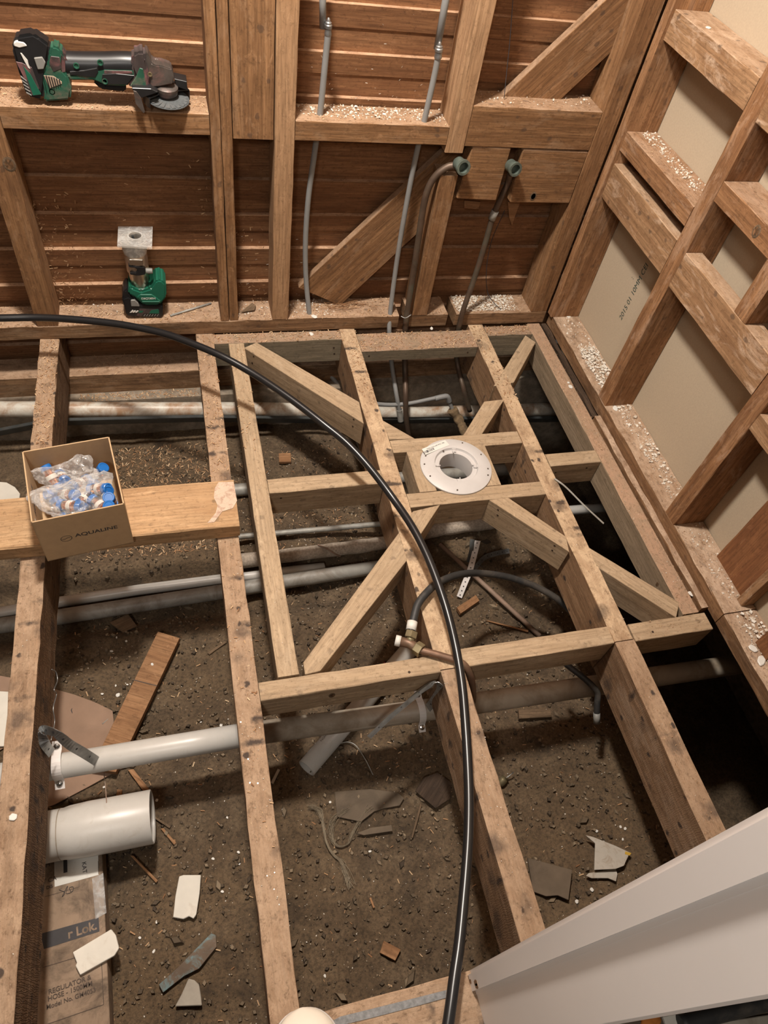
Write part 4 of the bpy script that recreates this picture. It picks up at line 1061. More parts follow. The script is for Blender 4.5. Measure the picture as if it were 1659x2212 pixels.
for q in range(25):
    a = base + sgn*math.radians(18 + 205*q/24)
    ring.append([bm.verts.new(gd(a, r, z)) for r, z in ((.022, .012), (.054, .012), (.0555, .010), (.0555, -.012), (.0535, -.012), (.0535, .0095), (.022, .0095))])
for a, b in zip(ring, ring[1:]):
    for q in range(7): bm.faces.new((a[q], a[(q+1) % 7], b[(q+1) % 7], b[q]))
bm.faces.new(ring[0]); bm.faces.new(ring[-1][::-1])
link('wheel_guard', bm, M_BLACK, gr)
gpart('guard_flap', [(1098, 575), (1125, 585), (1165, 640), (1198, 760), (1185, 770), (1118, 690)], YG-.052, YG-.049, M_GEAR, .0006, gr, 1)
gpart('guard_flap', [(1085, 552), (1250, 560), (1310, 590), (1170, 640), (1100, 585)], YG-.050, YG-.022, M_BLACK, .001, gr, 1)
gpart('guard_flap', [(1445, 470), (1555, 495), (1560, 570), (1470, 540)], YG-.006, YG+.030, M_BLACK, .001, gr, 1)

# ------------------------------------------------------------------ trim router standing on the bottom plate
YR = 1.860
def r2(u, v, y=YR): return at(230 + u/9.62, 470 + v/9.62, 1, y)
ro = empty('trim_router', r2(760, 2060)); tag(ro, 'green cordless trim router standing upside down on the bottom plate', 'router')
def rpart(name, poly, y0, y1, mat, bevel=.003, parent=ro, seg=2, yp=None):
    pts = [r2(u, v, yp if yp else y0) for u, v in poly]
    pts = [V((p.x, y0, p.z)) for p in pts]
    return prism(name, None, None, pts, (0, y1-y0, 0), mat, xdir=(1, 0, 0), parent=parent, bevel=bevel, seg=seg)
YR0, YR1 = 1.828, 1.892
rb = rpart('battery_pack', [(340, 1690), (455, 1650), (700, 1810), (1175, 1830), (1170, 2060), (1130, 2080), (490, 2062), (410, 2030)], YR0, YR1, M_BLACK, .005)
zb = min((rb.matrix_world @ v.co).z for v in rb.data.vertices)
rpart('battery_shoulder', [(320, 1690), (360, 1530), (450, 1470), (500, 1600), (690, 1770), (690, 1850), (360, 1850)], YR0+.004, YR1, M_BLACK, .004)
rpart('release_latch', [(500, 1722), (590, 1718), (665, 1790), (688, 1850), (515, 1848)], YR0-.0015, YR0+.01, M_GREYPLASTIC, .0012, rb, 1)
rpart('label_stripe', [(690, 1895), (1070, 1905), (1090, 1930), (1092, 1995), (770, 1992), (740, 2045), (620, 2035), (650, 1990)], YR0-.0006, YR0+.004, M_PINKWORN, 0, rb, 1)
rpart('label_stripe', [(930, 1930), (1070, 1905), (1090, 1930), (1092, 1995), (880, 1992)], YR0-.0011, YR0+.004, M_GREEN, 0, rb, 1)
rpart('label_stripe', [(660, 1975), (690, 1940), (770, 1942), (735, 1978)], YR0-.0012, YR0+.004, M_GREEN, 0, rb, 1)
rpart('printed_mark', [(485, 1978), (535, 1925), (560, 1928), (550, 1955), (590, 1930), (605, 1932), (595, 1960), (640, 1935), (668, 1940), (630, 1978), (600, 1978), (610, 1955), (565, 1978), (545, 1978), (552, 1955), (515, 1978)], YR0-.0012, YR0+.003, M_WHITE, 0, rb, 1)
for i in range(6):
    rpart('grip_rib', [(770+55*i, 2050), (800+55*i, 2010), (812+55*i, 2012), (782+55*i, 2052)], YR0-.0008, YR0+.003, M_GREYPLASTIC, 0, rb, 1)
gb = rpart('green_base', [(452, 1480), (480, 1420), (560, 1480), (720, 1540), (900, 1480), (1000, 1340), (1060, 1300), (1150, 1310), (1240, 1390), (1248, 1640), (1190, 1740), (1100, 1830), (800, 1835), (690, 1770), (560, 1640), (448, 1600)], YR0-.002, YR1+.004, M_GREEN, .006)
rpart('base_ridge', [(660, 1630), (700, 1600), (940, 1600), (1000, 1640), (1130, 1740), (1100, 1790), (780, 1780), (640, 1660)], YR0-.005, YR0, M_GREEN, .0018, ro, 1)
rpart('base_ridge', [(735, 1745), (1110, 1745), (1090, 1768), (745, 1765)], YR0-.0068, YR0, M_GREEN, .001, ro, 1)
text('printed_lettering', 'HIKOKI', on_plane(r2(872, 1680, YR0-.0054), (-1, 0, 0), (0, 0, -1)), .0095, M_WHITE, ro, .0001, 1.25, .0002)
cx_ = r2(705, 1400, YR).x
zt_ = at(290, 533, 1, 1.812).z
z_at = lambda v: r2(700, v, YR-.028).z
MR = lambda z: Matrix.Translation((cx_, YR, z))
z0, z1, z2, z3 = z_at(1475), z_at(1180), z_at(830), zt_
lathe('motor_case', None, None, MR(0), [(0, z0-.012), (.021, z0-.010), (.0245, z0+.004), (.0265, z0+.02), (.0275, z1), (.0275, z1+.01), (0, z1+.012)], M_CHROMEBODY, ro, 36)
lathe('base_collar', None, None, MR(0), [(.024, z0-.02), (.029, z0-.018), (.029, z0-.004), (.026, z0-.002)], M_GREEN_WORN, ro, 36)
lathe('height_sleeve', None, None, MR(0), [(.0285, z1-.004), (.031, z1-.002), (.0315, z2), (.0285, z2+.006), (.0275, z2+.004)], M_CHROMEBODY, ro, 36)
lathe('clear_guard', None, None, MR(0), [(.030, z2-.006), (.0335, z2+.01), (.035, z3-.004), (.033, z3-.004), (.0315, z2+.01), (.0285, z2-.004)], M_SMOKE, ro, 36)
lathe('collet', None, None, MR(0), [(0, z2-.01), (.018, z2-.01), (.018, z2+.012), (.012, z2+.014), (.012, z2+.026), (.005, z2+.028), (.0032, z2+.05), (0, z2+.05)], M_DKSTRIP, ro, 24)
rpart('clamp_bracket', [(455, 985), (560, 1020), (770, 1035), (815, 1090), (810, 1190), (640, 1215), (490, 1190), (490, 1145), (600, 1150), (650, 1100), (600, 1050), (470, 1040)], YR-.0355, YR-.022, M_BLACK, .0015)
rpart('clamp_plate', [(470, 870), (760, 880), (765, 1000), (475, 995)], YR-.0345, YR-.024, M_STEEL, .0015)
lathe('clamp_knob', None, None, frame(r2(890, 1105, YR-.03), (1, -.1, 0)) @ Matrix.Rotation(math.pi/2, 4, 'Y'), [(0, -.009), (.0075, -.009), (.008, -.006), (.008, .006), (.0072, .009), (0, .009)], M_GREYPLASTIC, ro, 14, smooth=False)
# clear square base plate with a round hole, on top
pc_ = [at(230+u/9.62, 470+v/9.62, 2, zt_) for u, v in ((222, 585), (945, 625), (960, 185), (245, 155))]
hc = V((sum(p.x for p in pc_)/4, sum(p.y for p in pc_)/4 + .002, zt_))
bm = bmesh.new()
def edge_pt(ang):
    lo = [(pc_[i], pc_[(i+1) % 4]) for i in range(4)]
    d = V((math.cos(ang), math.sin(ang), 0)); best = None
    for a, b in lo:
        e = b-a; den = d.x*e.y - d.y*e.x
        if abs(den) < 1e-9: continue
        w = a-hc
        t = (w.x*e.y - w.y*e.x)/den; s_ = (w.x*d.y - w.y*d.x)/den
        if t > 0 and -1e-6 <= s_ <= 1+1e-6 and (best is None or t < best): best = t
    return hc + d*best
K = 64; ri = []
corner_angs = sorted([math.atan2((p-hc).y, (p-hc).x) % (2*math.pi) for p in pc_])
angs = sorted([2*math.pi*i/K for i in range(K)] + corner_angs)
for a in angs:
    pin = hc + V((math.cos(a), math.sin(a), 0))*.0165; pout = edge_pt(a)
    ri.append([bm.verts.new(pin), bm.verts.new(pout), bm.verts.new(pout - V((0, 0, .005))), bm.verts.new(pin - V((0, 0, .005)))])
for i in range(len(ri)):
    a, b = ri[i], ri[(i+1) % len(ri)]
    for q in range(4): bm.faces.new((a[q], b[q], b[(q+1) % 4], a[(q+1) % 4]))
bmesh.ops.remove_doubles(bm, verts=bm.verts, dist=1e-6)
link('base_plate', bm, M_ACRYLIC, ro)
lathe('plate_ring', None, None, Matrix.Translation(hc), [(.0165, -.005), (.0165, .0008), (.0215, .0008), (.0225, -.005)], M_ACRYLIC, ro, 36)

# ------------------------------------------------------------------ things lying on the earth
def gslab(name, label, cat, px, th, mat, lift=0.0, z=None, xd=None, bevel=.0006, parent=None, tilt=None):
    if z is None: z = max(G(u, v).z for u, v in px) + .001
    pts = [at(u, v, 2, z + th + lift) for u, v in px]
    if tilt: pts = [p + V((0, 0, tilt*(i % 2))) for i, p in enumerate(pts)]
    return prism(name, label, cat, pts, (0, 0, -th), mat, xdir=xd or (pts[1]-pts[0]), bevel=bevel, parent=parent)

# long flat carton under the fat pipe
CZ = -.337
p0, p1 = at(219, 1812, 2, CZ), at(241, 2290, 2, CZ)
cd_ = (p1-p0).normalized(); cw = V((cd_.y, -cd_.x, 0)); cw = cw if cw.x < 0 else -cw
ct = empty('flat_carton', (p0+p1)/2 + cw*.14 + V((0, 0, -.055))); tag(ct, 'dirty printed cardboard carton lying on the ground at lower left', 'box')
prism('carton_body', None, None, [p0, p1, p1 + cw*.30, p0 + cw*.30], (0, 0, -.054), M_CARD_OLD, xdir=cd_, parent=ct, bevel=.0015)
def cpx(u, v, dz=.0004): return at(u, v, 2, CZ + dz)
prism('address_label', None, None, [cpx(117, 1845), cpx(212, 1837), cpx(213, 1890), cpx(118, 1916)], (0, 0, .0003), M_PAPER, parent=ct, bevel=0)
tdir = cpx(197, 2111) - cpx(108, 2143); tup = V((-tdir.y, tdir.x, 0)).normalized()
def ctext(s, u, v, size, mat=M_INK_BROWN, d=None, up=None, bold=.0002, sx=1.0):
    d = d or tdir; up = up or tup
    return text('printed_lettering', s, on_plane(cpx(u, v, .0009), d, up), size, mat, ct, .0001, sx, bold)
ctext('REGULATOR &', 151, 2127, .0122); ctext('HOSE - 1500MM', 152, 2141, .0122); ctext('Model No. GM4053', 154, 2157, .0114)
ctext('KAT', 182, 1874, .0125, M_INK, -tup, tdir, .0001)
ctext('T CA', 107, 1901, .0125); ctext('DIS', 107, 1916, .009); ctext('H', 103, 1868, .014)
prism('printed_block', None, None, [cpx(88, 2017, .0005), cpx(213, 1982, .0005), cpx(215, 2012, .0005), cpx(95, 2050, .0005)], (0, 0, .0002), M_INK, parent=ct, bevel=0)
ctext('r Lok.', 178, 2009, .024, M_CARD_OLD, None, None, .0006)
bm = bmesh.new()
def ink_line(bm, a, b, w):
    a, b = V(a), V(b); n = (b-a).cross(V((0, 0, 1))).normalized()*w/2
    bm.faces.new([bm.verts.new(p) for p in (a-n, b-n, b+n, a+n)])
for a, b in (((92, 2090), (218, 2052)), ((218, 2052), (224, 2170)), ((224, 2170), (75, 2222))):
    ink_line(bm, cpx(*a, .0006), cpx(*b, .0006), .0012)
link('printed_frame', bm, M_INK_BROWN, ct)
bm = bmesh.new()
for a, b in (((97, 1937), (171, 1916)), ((171, 1916), (171, 1903))): ink_line(bm, cpx(*a, .0006), cpx(*b, .0006), .0008)
link('printed_frame', bm, M_INK_BROWN, ct)
bm = bmesh.new(); ink_line(bm, cpx(141, 1853, .001), cpx(141.5, 1885, .001), .008); link('label_bar', bm, M_INK, ct)
bm = bmesh.new(); ink_line(bm, cpx(212, 1860, .001), cpx(212.5, 1888, .001), .0006); link('label_bar', bm, M_INK, ct)
tube('pen_scrawl', None, None, spline([cpx(128, 1922, .001), cpx(140, 1928, .001), cpx(134, 1937, .001), cpx(146, 1914, .001), cpx(143, 1930, .001), cpx(156, 1926, .001), cpx(158, 1916, .001), cpx(150, 1918, .001), cpx(154, 1928, .001)]), .0005, M_INK, ct, seg=5)
prism('clear_tape', None, None, [cpx(199, 1898, .0008), cpx(223, 1886, .0008), cpx(230, 1972, .0008), cpx(206, 1986, .0008)], (0, 0, .0004), M_TAPE, parent=ct, bevel=0)

pl = gslab('ground_plank', 'reddish brown plank with a saw cut, lying on the ground at left', 'plank', [(341, 1364), (388, 1378), (250, 1668), (197, 1660)], .020, M_SCRAP, lift=.008, xd=None)
zt = max((pl.matrix_world @ v.co).z for v in pl.data.vertices)
bm = bmesh.new(); ink_line(bm, at(288, 1468.5, 2, zt+.0004), at(339, 1481.5, 2, zt+.0004), .0028); link('saw_cut', bm, M_INK_BROWN, pl)
gslab('hardboard_scrap', 'torn brown hardboard sheet beneath the ground plank and white pipe', 'board', [(118, 1488), (160, 1500), (206, 1517), (243, 1535), (246, 1560), (236, 1610), (292, 1640), (302, 1644), (256, 1663), (190, 1700), (118, 1738), (70, 1755), (70, 1480)], .004, M_CARD_PINK)
gslab('hardboard_scrap', 'brown hardboard corner on the ground left of the leftmost joist', 'board', [(-40, 1452), (26, 1464), (40, 1600), (-40, 1640)], .004, M_CARD_PINK)
gslab('plasterboard_scrap', 'white plasterboard offcut at the left edge beside leftmost joist', 'plasterboard', [(-60, 1490), (20, 1494), (22, 1606), (10, 1612), (-60, 1614)], .010, M_PLASTER, lift=.005)
gslab('white_sheet', 'torn white sheet on the ground behind the plank at left edge', 'sheet', [(-60, 1036), (14, 1042), (32, 1052), (43, 1066), (40, 1090), (-60, 1095)], .004, M_PLASTER)
gslab('plasterboard_scrap', 'upright looking cream plasterboard piece on the ground right of the carton', 'plasterboard', [(387, 1893), (396, 1890), (434, 1890), (431, 1930), (424, 1975), (418, 1984), (408, 1979), (396, 1985), (374, 1981), (379, 1935)], .010, M_PLASTER, bevel=.001)
gslab('plasterboard_scrap', 'slanted cream plasterboard piece lying on top of the printed carton', 'plasterboard', [(157, 2057), (240, 2007), (250, 2020), (257, 2048), (247, 2064), (173, 2106), (163, 2086), (166, 2080)], .010, M_PLASTER, z=CZ+.001, bevel=.001)
gslab('stone_chip', 'pale grey wedge shaped fragment on the ground near the blue wood', 'fragment', [(407, 2114), (420, 2117), (430, 2127), (434, 2152), (436, 2172), (378, 2174), (392, 2148)], .012, M_STONE, bevel=.0015)
gslab('blue_wood', 'splintered strip with flaking blue paint on the ground', 'wood scrap', [(456, 2016), (466, 2020), (468, 2045), (430, 2092), (398, 2108), (352, 2144), (343, 2127), (380, 2094)], .008, M_BLUEPAINT)
fm = gslab('plastic_film', 'piece of pale plastic packaging with yellow corner on the ground', 'plastic', [(1265, 1804), (1282, 1808), (1330, 1827), (1362, 1842), (1358, 1848), (1348, 1870), (1330, 1877), (1284, 1879), (1286, 1822)], .004, M_FILM, lift=.012)
gslab('yellow_corner', None, None, [(1351, 1839), (1364, 1843), (1360, 1848), (1350, 1845)], .0008, M_YELLOW, parent=fm, z=max((fm.matrix_world @ v.co).z for v in fm.data.vertices), bevel=0)
gslab('plastic_film', 'smaller pale plastic flap in front of the packaging piece', 'plastic', [(1272, 1886), (1330, 1876), (1334, 1888), (1331, 1904), (1314, 1897), (1278, 1897), (1266, 1892)], .004, M_FILM, lift=.004)
gslab('fibre_scrap', 'square dark brown fibre scrap on the ground in the right bay', 'scrap', [(1140, 1853), (1236, 1879), (1233, 1905), (1228, 1944), (1205, 1934), (1180, 1936), (1152, 1926)], .006, M_TILE, lift=.004)
gslab('fibre_scrap', 'flat greyish fibre scrap with torn tongue in the middle bay', 'scrap', [(723, 1710), (800, 1704), (860, 1712), (873, 1724), (863, 1740), (830, 1746), (808, 1753), (780, 1775), (728, 1764)], .004, M_TILE)
gslab('fibre_scrap', 'thin wedge of fibre below the torn tongue scrap', 'scrap', [(770, 1800), (800, 1788), (846, 1782), (848, 1795), (786, 1804)], .005, M_TILE, lift=.004)
gslab('membrane_scrap', 'black torn membrane flap half under the near middle joist', 'scrap', [(897, 1709), (915, 1680), (945, 1668), (975, 1690), (974, 1724), (941, 1746)], .003, M_ROT, lift=.010)
gslab('wood_block', 'small square wood block on the ground near the bottom centre', 'wood scrap', [(829, 2032), (866, 2051), (854, 2075), (821, 2058)], .010, M_SCRAP)
gslab('wood_block', 'small oblong wood block on the ground behind the stained pipe', 'wood scrap', [(1120, 1533), (1189, 1532), (1192, 1549), (1122, 1552)], .012, M_DKSCRAP)
gslab('wood_block', 'short light wood offcut at the foot of the perforated straps', 'wood scrap', [(987, 1312), (1028, 1285), (1036, 1297), (995, 1325)], .014, M_SCRAP)
gslab('wood_block', 'square wood offcut on the ground behind the doubling timber', 'wood scrap', [(602, 979), (628, 978), (629, 997), (603, 998)], .010, M_SCRAP)
gslab('wood_block', 'flat brown offcut in the shadow behind the ground plank', 'wood scrap', [(236, 1345), (276, 1325), (296, 1352), (266, 1366)], .004, M_DKSCRAP)
for lab, px, m in (('lath lying on the ground beside the diagonal brown pipe', [(1050, 1341), (1056, 1340), (1142, 1361), (1141, 1365)], M_SCRAP),
                   ('short thick stick right of the lower end of the ground plank', [(276, 1663), (288, 1661), (325, 1708), (320, 1717), (313, 1714)], M_SCRAP),
                   ('stub of wood standing out behind the fat drain pipe', [(253, 1705), (264, 1706), (262, 1724), (250, 1723)], M_SCRAP),
                   ('upper of two thin sticks right of the fat drain pipe', [(321, 1760), (326, 1758), (369, 1785), (366, 1789)], M_DKSCRAP),
                   ('lower of two thin sticks right of the fat drain pipe', [(347, 1790), (353, 1788), (381, 1821), (376, 1825)], M_SCRAP),
                   ('long thin stick above the cream plasterboard piece', [(281, 1848), (288, 1848), (341, 1902), (337, 1907)], M_SCRAP),
                   ('thin stick beside the pale plank joist right of ground plank', [(448, 1410), (486, 1384), (490, 1387), (452, 1414)], M_DKSCRAP),
                   ('thin stick on the earth left of the black pipe', [(907, 1737), (912, 1738), (892, 1810), (888, 1809)], M_DKSCRAP),
                   ('splinter beside the pale joist below the loose pipe end', [(585, 1690), (600, 1660), (605, 1663), (590, 1694)], M_STONE),
                   ('thin chip of wood in the middle bay below the fibre tuft', [(798, 1940), (802, 1938), (810, 1960), (806, 1962)], M_SCRAP)):
    gslab('wood_stick', lab, 'stick', px, .006, m, xd=at(*px[2], 2, -.4)-at(*px[0], 2, -.4))
timber('leaning_lath', 'orange lath leaning behind the doubling timber near the plank', 'lath', (.045, .075), (1.38, 1.388), (-.38, -.16), 'z', M_SCRAP)
timber('leaning_lath', 'thin upright stick standing in the earth behind the short floor nog', 'lath', (.190, .197), (1.53, 1.537), (-.39, -.30), 'z', M_DKSCRAP)

tube('brown_pipe', 'thin dusty brown pipe slanting across the earth below flange', 'pipe', [G(950, 1176, .02), G(1060, 1276, .022), G(1166, 1374, .015)], .0075, M_RUSTPIPE, seg=14)
sp = spline([G(1032, 1168, .05), G(1024, 1200, .05), G(1015, 1232, .045), G(1003, 1262, .03), G(992, 1290, .012)], 6)
strip('perforated_strap', sp, V((1, .2, .15)), .018, .001, M_PAINT, None, 'white perforated metal strap under the black hose arch', 'strap', 12)
sp = spline([G(1100, 1190, .02), G(1070, 1196, .03), G(1045, 1206, .035), G(1020, 1235, .03)], 6)
strip('perforated_strap', sp, V((.3, .8, .4)), .016, .001, M_GALV, None, 'dull perforated metal strap behind the white one', 'strap', 8)
sp = spline([G(1012, 1215, .03), G(1018, 1190, .05), G(1020, 1165, .055)], 6)
strip('bent_strap', sp, V((1, .1, .1)), .014, .001, M_DKSTRIP, None, 'dark bent strap left of the white perforated strap', 'strap')

# loose pvc pipe
e0, e1 = G(662, 1660, .026), G(960, 1315, .026)
lp = empty('pvc_offcut', e0); tag(lp, 'loose white pipe offcut with open end on the earth under cross nog', 'pipe')
tube('pipe_barrel', None, None, [e0, (e0+e1)/2, e1], .0252, M_PVC, lp, seg=32, wall=.002)
dr = (e1-e0).normalized(); sd_ = dr.cross(V((0, 0, 1))).normalized()
upn = (V((0, 0, .75)) - sd_*.5).normalized() if sd_.x > 0 else (V((0, 0, .75)) + sd_*.5).normalized()
ML = on_plane(e0 + dr*.115 + upn*.0256, dr, upn.cross(dr))
text('pipe_lettering', 'NOVADRAIN 50 PVC', ML, .0085, M_INK_BROWN, lp, .0001, 1.15)
u2 = (upn + (sd_ if sd_.x < 0 else -sd_)*1.2).normalized()
bm = bmesh.new(); ink_line(bm, e0 + dr*.27 + u2*.0256, e0 + dr*.36 + u2*.0256, .009); link('red_mark', bm, M_REDPAINT, lp)

# cable tie on the right joist, fibre tuft, odds and ends
strip('cable_tie', spline([at(1198, 1034, 2, .004), at(1222, 1052, 2, .004), at(1262, 1092, 2, -.01), at(1304, 1131, 2, -.03)], 6), V((.6, .7, 0)), .0055, .0012, M_PVC_GREY, None, 'pale cable tie tail sticking out from right joist over the dark bay', 'cable tie')
bm = bmesh.new(); rf = random.Random(3)
k1 = [(672, 1742), (690, 1752), (699, 1785), (706, 1822), (722, 1848), (738, 1862), (746, 1885), (757, 1915)]
k2 = [(800, 1744), (782, 1765), (762, 1800), (752, 1822), (735, 1829), (722, 1820), (714, 1798), (720, 1770), (745, 1752)]
for kk, cnt in ((k1, 34), (k2, 18)):
    for i in range(cnt):
        pth = []
        for j, (u, v) in enumerate(kk):
            sp_ = 2.0 + 9.0*abs(j/(len(kk)-1)-.45)**1.3*2
            pth.append(G(u + rf.gauss(0, sp_*.55), v + rf.gauss(0, sp_*.4), .006 + rf.uniform(0, .006)))
        bm_tube(bm, spline(pth, 4), .00035, 3, False)
tag(link('fibre_tuft', bm, M_FIBRE), 'wispy tuft of pale fibres curling on the earth, middle bay', 'fibres', kind='stuff')
o = empty('small_valve', G(1088, 1684)); tag(o, 'small old brass fitting on the earth right of near middle joist', 'fitting')
vb = G(1086, 1686, .012)
lathe('valve_body', None, None, frame(vb, (.7, .5, .4)) @ Matrix.Rotation(math.pi/2, 4, 'Y'), [(0, -.014), (.008, -.014), (.011, -.008), (.011, .004), (.008, .007), (.010, .012), (0, .012)], M_BRASS, o, 16)
tube('valve_wire', None, None, [vb, vb + V((.022, .008, .006)), vb + V((.034, .013, .007))], .0014, M_GALV, o, seg=6)
tube('bent_wire', 'thin bent wire on the earth below the galvanised strap', 'wire', spline([G(733, 1606, .006), G(752, 1603, .012), G(770, 1612, .014), (G(790, 1642, .01)), G(806, 1674, .004)]), .0016, M_PVC_GREY, seg=6)
tube('bent_nail', 'bent nail lying on hardboard beside the leftmost joist', 'nail', [G(159, 1524, .008), G(154, 1534, .009), G(160, 1552, .008)], .0012, M_INK, seg=6)
tube('bent_nail', 'upper nail lying at the edge of the hardboard by the plank', 'nail', [G(214, 1549, .009), G(240, 1535, .009)], .0013, M_GALV_PIPE, seg=6)
tube('bent_nail', 'lower nail lying at the edge of the hardboard by the plank', 'nail', [G(221, 1564, .009), G(242, 1546, .009)], .0013, M_GALV_PIPE, seg=6)
tube('dark_pencil', 'thin dark stick lying in the sawdust on the back plate right of the router', 'stick', [at(368, 682, 2, .052), at(456, 655, 2, .052)], .003, M_GALV_PIPE, seg=8)
prism('bark_flake', 'curled dark flake on the back plate between the studs', 'flake', [at(u, v, 2, .052) for u, v in ((520, 676), (545, 655), (553, 662), (550, 671))], (0, 0, .004), M_DKSCRAP)
bm = bmesh.new()
for i in range(40):
    a = at(rf.uniform(690, 790), rf.uniform(650, 666), 2, .05); 
    bm_tube(bm, spline([a, a + V((rf.uniform(-.03, .03), rf.uniform(-.012, .012), rf.uniform(0, .012))), a + V((rf.uniform(-.05, .05), rf.uniform(-.015, .015), 0))], 4), .0006, 3, False)
tag(link('dry_fibres', bm, M_SCRAP), 'tangle of dry brown fibres at the foot of the long brace', 'fibres', kind='stuff')

# plaster chips one could point at
def chip_mesh(seed):
    r = random.Random(seed); bm = bmesh.new()
    n = r.randint(6, 8)
    pts = [V((math.cos(2*math.pi*i/n)*r.uniform(.7, 1.1), math.sin(2*math.pi*i/n)*r.uniform(.45, .8), 0)) for i in range(n)]
    bm_prism(bm, pts, (0, 0, .35), .12)
    bmesh.ops.recalc_face_normals(bm, faces=bm.faces)
    me = bpy.data.meshes.new('plaster_chip'); bm.to_mesh(me); bm.free(); me.materials.append(M_WHITE); return me
CH = [chip_mesh(i) for i in range(5)]
def chip(p, size, label, group=None, rz=None):
    o = bpy.data.objects.new('plaster_chip', CH[rf.randrange(5)]); COL.objects.link(o)
    o.matrix_world = Matrix.Translation(p) @ Matrix.Rotation(rz if rz is not None else rf.uniform(0, 6), 4, 'Z') @ Matrix.Diagonal((size, size, size*.7, 1))
    return tag(o, label, 'plaster chip', group)
for (u, v, s) in ((255, 1502, 11), (221, 1499, 6), (241, 1407, 7), (275, 1479, 5), (250, 1481, 5), (273, 1385, 6), (252, 1377, 5), (175, 1582, 9), (477, 1567, 8), (339, 1729, 7), (515, 1841, 6), (713, 1733, 6), (799, 1839, 6), (1288, 1795, 8), (1340, 1786, 7), (1350, 1790, 8), (1345, 1813, 6), (1278, 1922, 9), (1246, 1948, 9), (491, 1766, 5), (460, 1855, 6), (480, 1926, 6), (517, 1866, 5), (302, 2026, 6), (338, 1992, 5), (332, 2055, 6), (1139, 1457, 4), (1000, 1374, 5), (1183, 1367, 5), (702, 2108, 6), (888, 2120, 5), (165, 1578, 5), (225, 1700, 6), (434, 1560, 4)):
    chip(G(u, v, .002), s*.00075, 'small white plaster chip lying on the bare earth', 'white chips on the earth')
chip(at(329, 1435, 2, zt), .006, 'small white chip lying on the ground plank', None)
for (u, v, s, z, lab) in ((672, 722, 10, .0, 'white plaster chip on the trimmer left of the middle joist'), (932, 710, 8, .001, 'white plaster chip on the dusty middle trimmer by the plate'), (1232, 836, 11, .0, 'larger white plaster chip on the rim joist'), (1228, 827, 6, .0, 'little white plaster chip beside larger one on the rim joist'), (1492, 1283, 9, .0, 'white plaster chip at the near end of the rim joist'), (1228, 684, 10, .047, 'white plaster chip at the foot of the right wall corner stud'), (1329, 883, 12, .047, 'white plaster chip at the foot of the second right wall stud'), (679, 685, 12, .047, 'cream plaster chip at the foot of the left grey pipe'), (28, 1766, 9, .0, 'white plaster chip on the leftmost joist near the fat pipe'), (1626, 1402, 14, .045, 'big plaster flake on the near right wall plate'), (1644, 1428, 15, .045, 'bigger plaster flake at the picture edge on the near right plate'), (873, 222, 14, .645, 'white plaster flake on the drilled wall nog'), (1510, 48, 9, .953, 'white plaster chip on the topmost right wall nog')):
    chip(at(u, v, 2, z) if lab[:13] != 'white plaster' or z < .9 else V((1.24, 1.66, .953)), s*.0011, lab)

# ------------------------------------------------------------------ loose stuff nobody could count
rs = random.Random(11)
def scatter(name, label, cat, rects, mat, smin, smax, aspect=.3, thick=.0, up=.002):
    vs, fs = [], []
    for (x0, x1, y0, y1, z, n, *w) in rects:
        for _ in range(n):
            fx = rs.random(); fy = rs.random()
            if w: fy = fy**w[0]
            x, y = x0+(x1-x0)*fx, y0+(y1-y0)*fy
            zz = (gz(x, y) if z is None else z) + .0006 + rs.random()**2*up
            s = smin + (smax-smin)*rs.random()**2.2
            a = rs.uniform(0, math.pi); ca, sa = math.cos(a)*s/2, math.sin(a)*s/2
            b = len(vs); h = s*aspect/2
            if thick == 0:
                t1, t2 = rs.uniform(-.3, .5)*s, rs.uniform(-.2, .3)*s
                vs += [(x-ca+sa*aspect, y-sa-ca*aspect, zz), (x+ca+sa*aspect, y+sa-ca*aspect, zz+abs(t1)), (x+ca-sa*aspect, y+sa+ca*aspect, zz+abs(t1)+abs(t2)*.3), (x-ca-sa*aspect, y-sa+ca*aspect, zz+abs(t2)*.4)]
                fs.append((b, b+1, b+2, b+3))
            else:
                k = [rs.uniform(.7, 1.2) for _ in range(4)]
                th = s*thick*rs.uniform(.6, 1.2)
                ring = [(x+ca*k[0], y+sa*k[0]), (x-sa*aspect*2*k[1], y+ca*aspect*2*k[1]), (x-ca*k[2], y-sa*k[2]), (x+sa*aspect*2*k[3], y-ca*aspect*2*k[3])]
                zb_ = zz - .0008
                vs += [(q[0], q[1], zb_) for q in ring] + [(x+(q[0]-x)*.7, y+(q[1]-y)*.7, zb_+th) for q in ring]
                fs += [(b+4, b+5, b+6, b+7)] + [(b+i, b+(i+1) % 4, b+4+(i+1) % 4, b+4+i) for i in range(4)]
    me = bpy.data.meshes.new(name); me.from_pydata(vs, [], fs); me.update(); me.materials.append(mat)
    o = bpy.data.objects.new(name, me); COL.objects.link(o)
    return tag(o, label, cat, kind='stuff')
PT = .047
scatter('sawdust', 'sawdust and shavings covering the bottom plate of the back wall', 'sawdust', [(-1.0, .668, YF, YB, PT, 3600), (.70, .84, YF, YB, PT, 250), (.87, 1.14, YF, YB, PT, 500)], M_SAWDUST, .0015, .007)
scatter('sawdust', 'sawdust on the nogs of the back wall', 'sawdust', [(-.366, .095, YF, YB, .652, 1300), (.305, .71, YF, YB, .645, 500), (.765, 1.138, YF, YB, .699, 500)], M_SAWDUST, .001, .006)
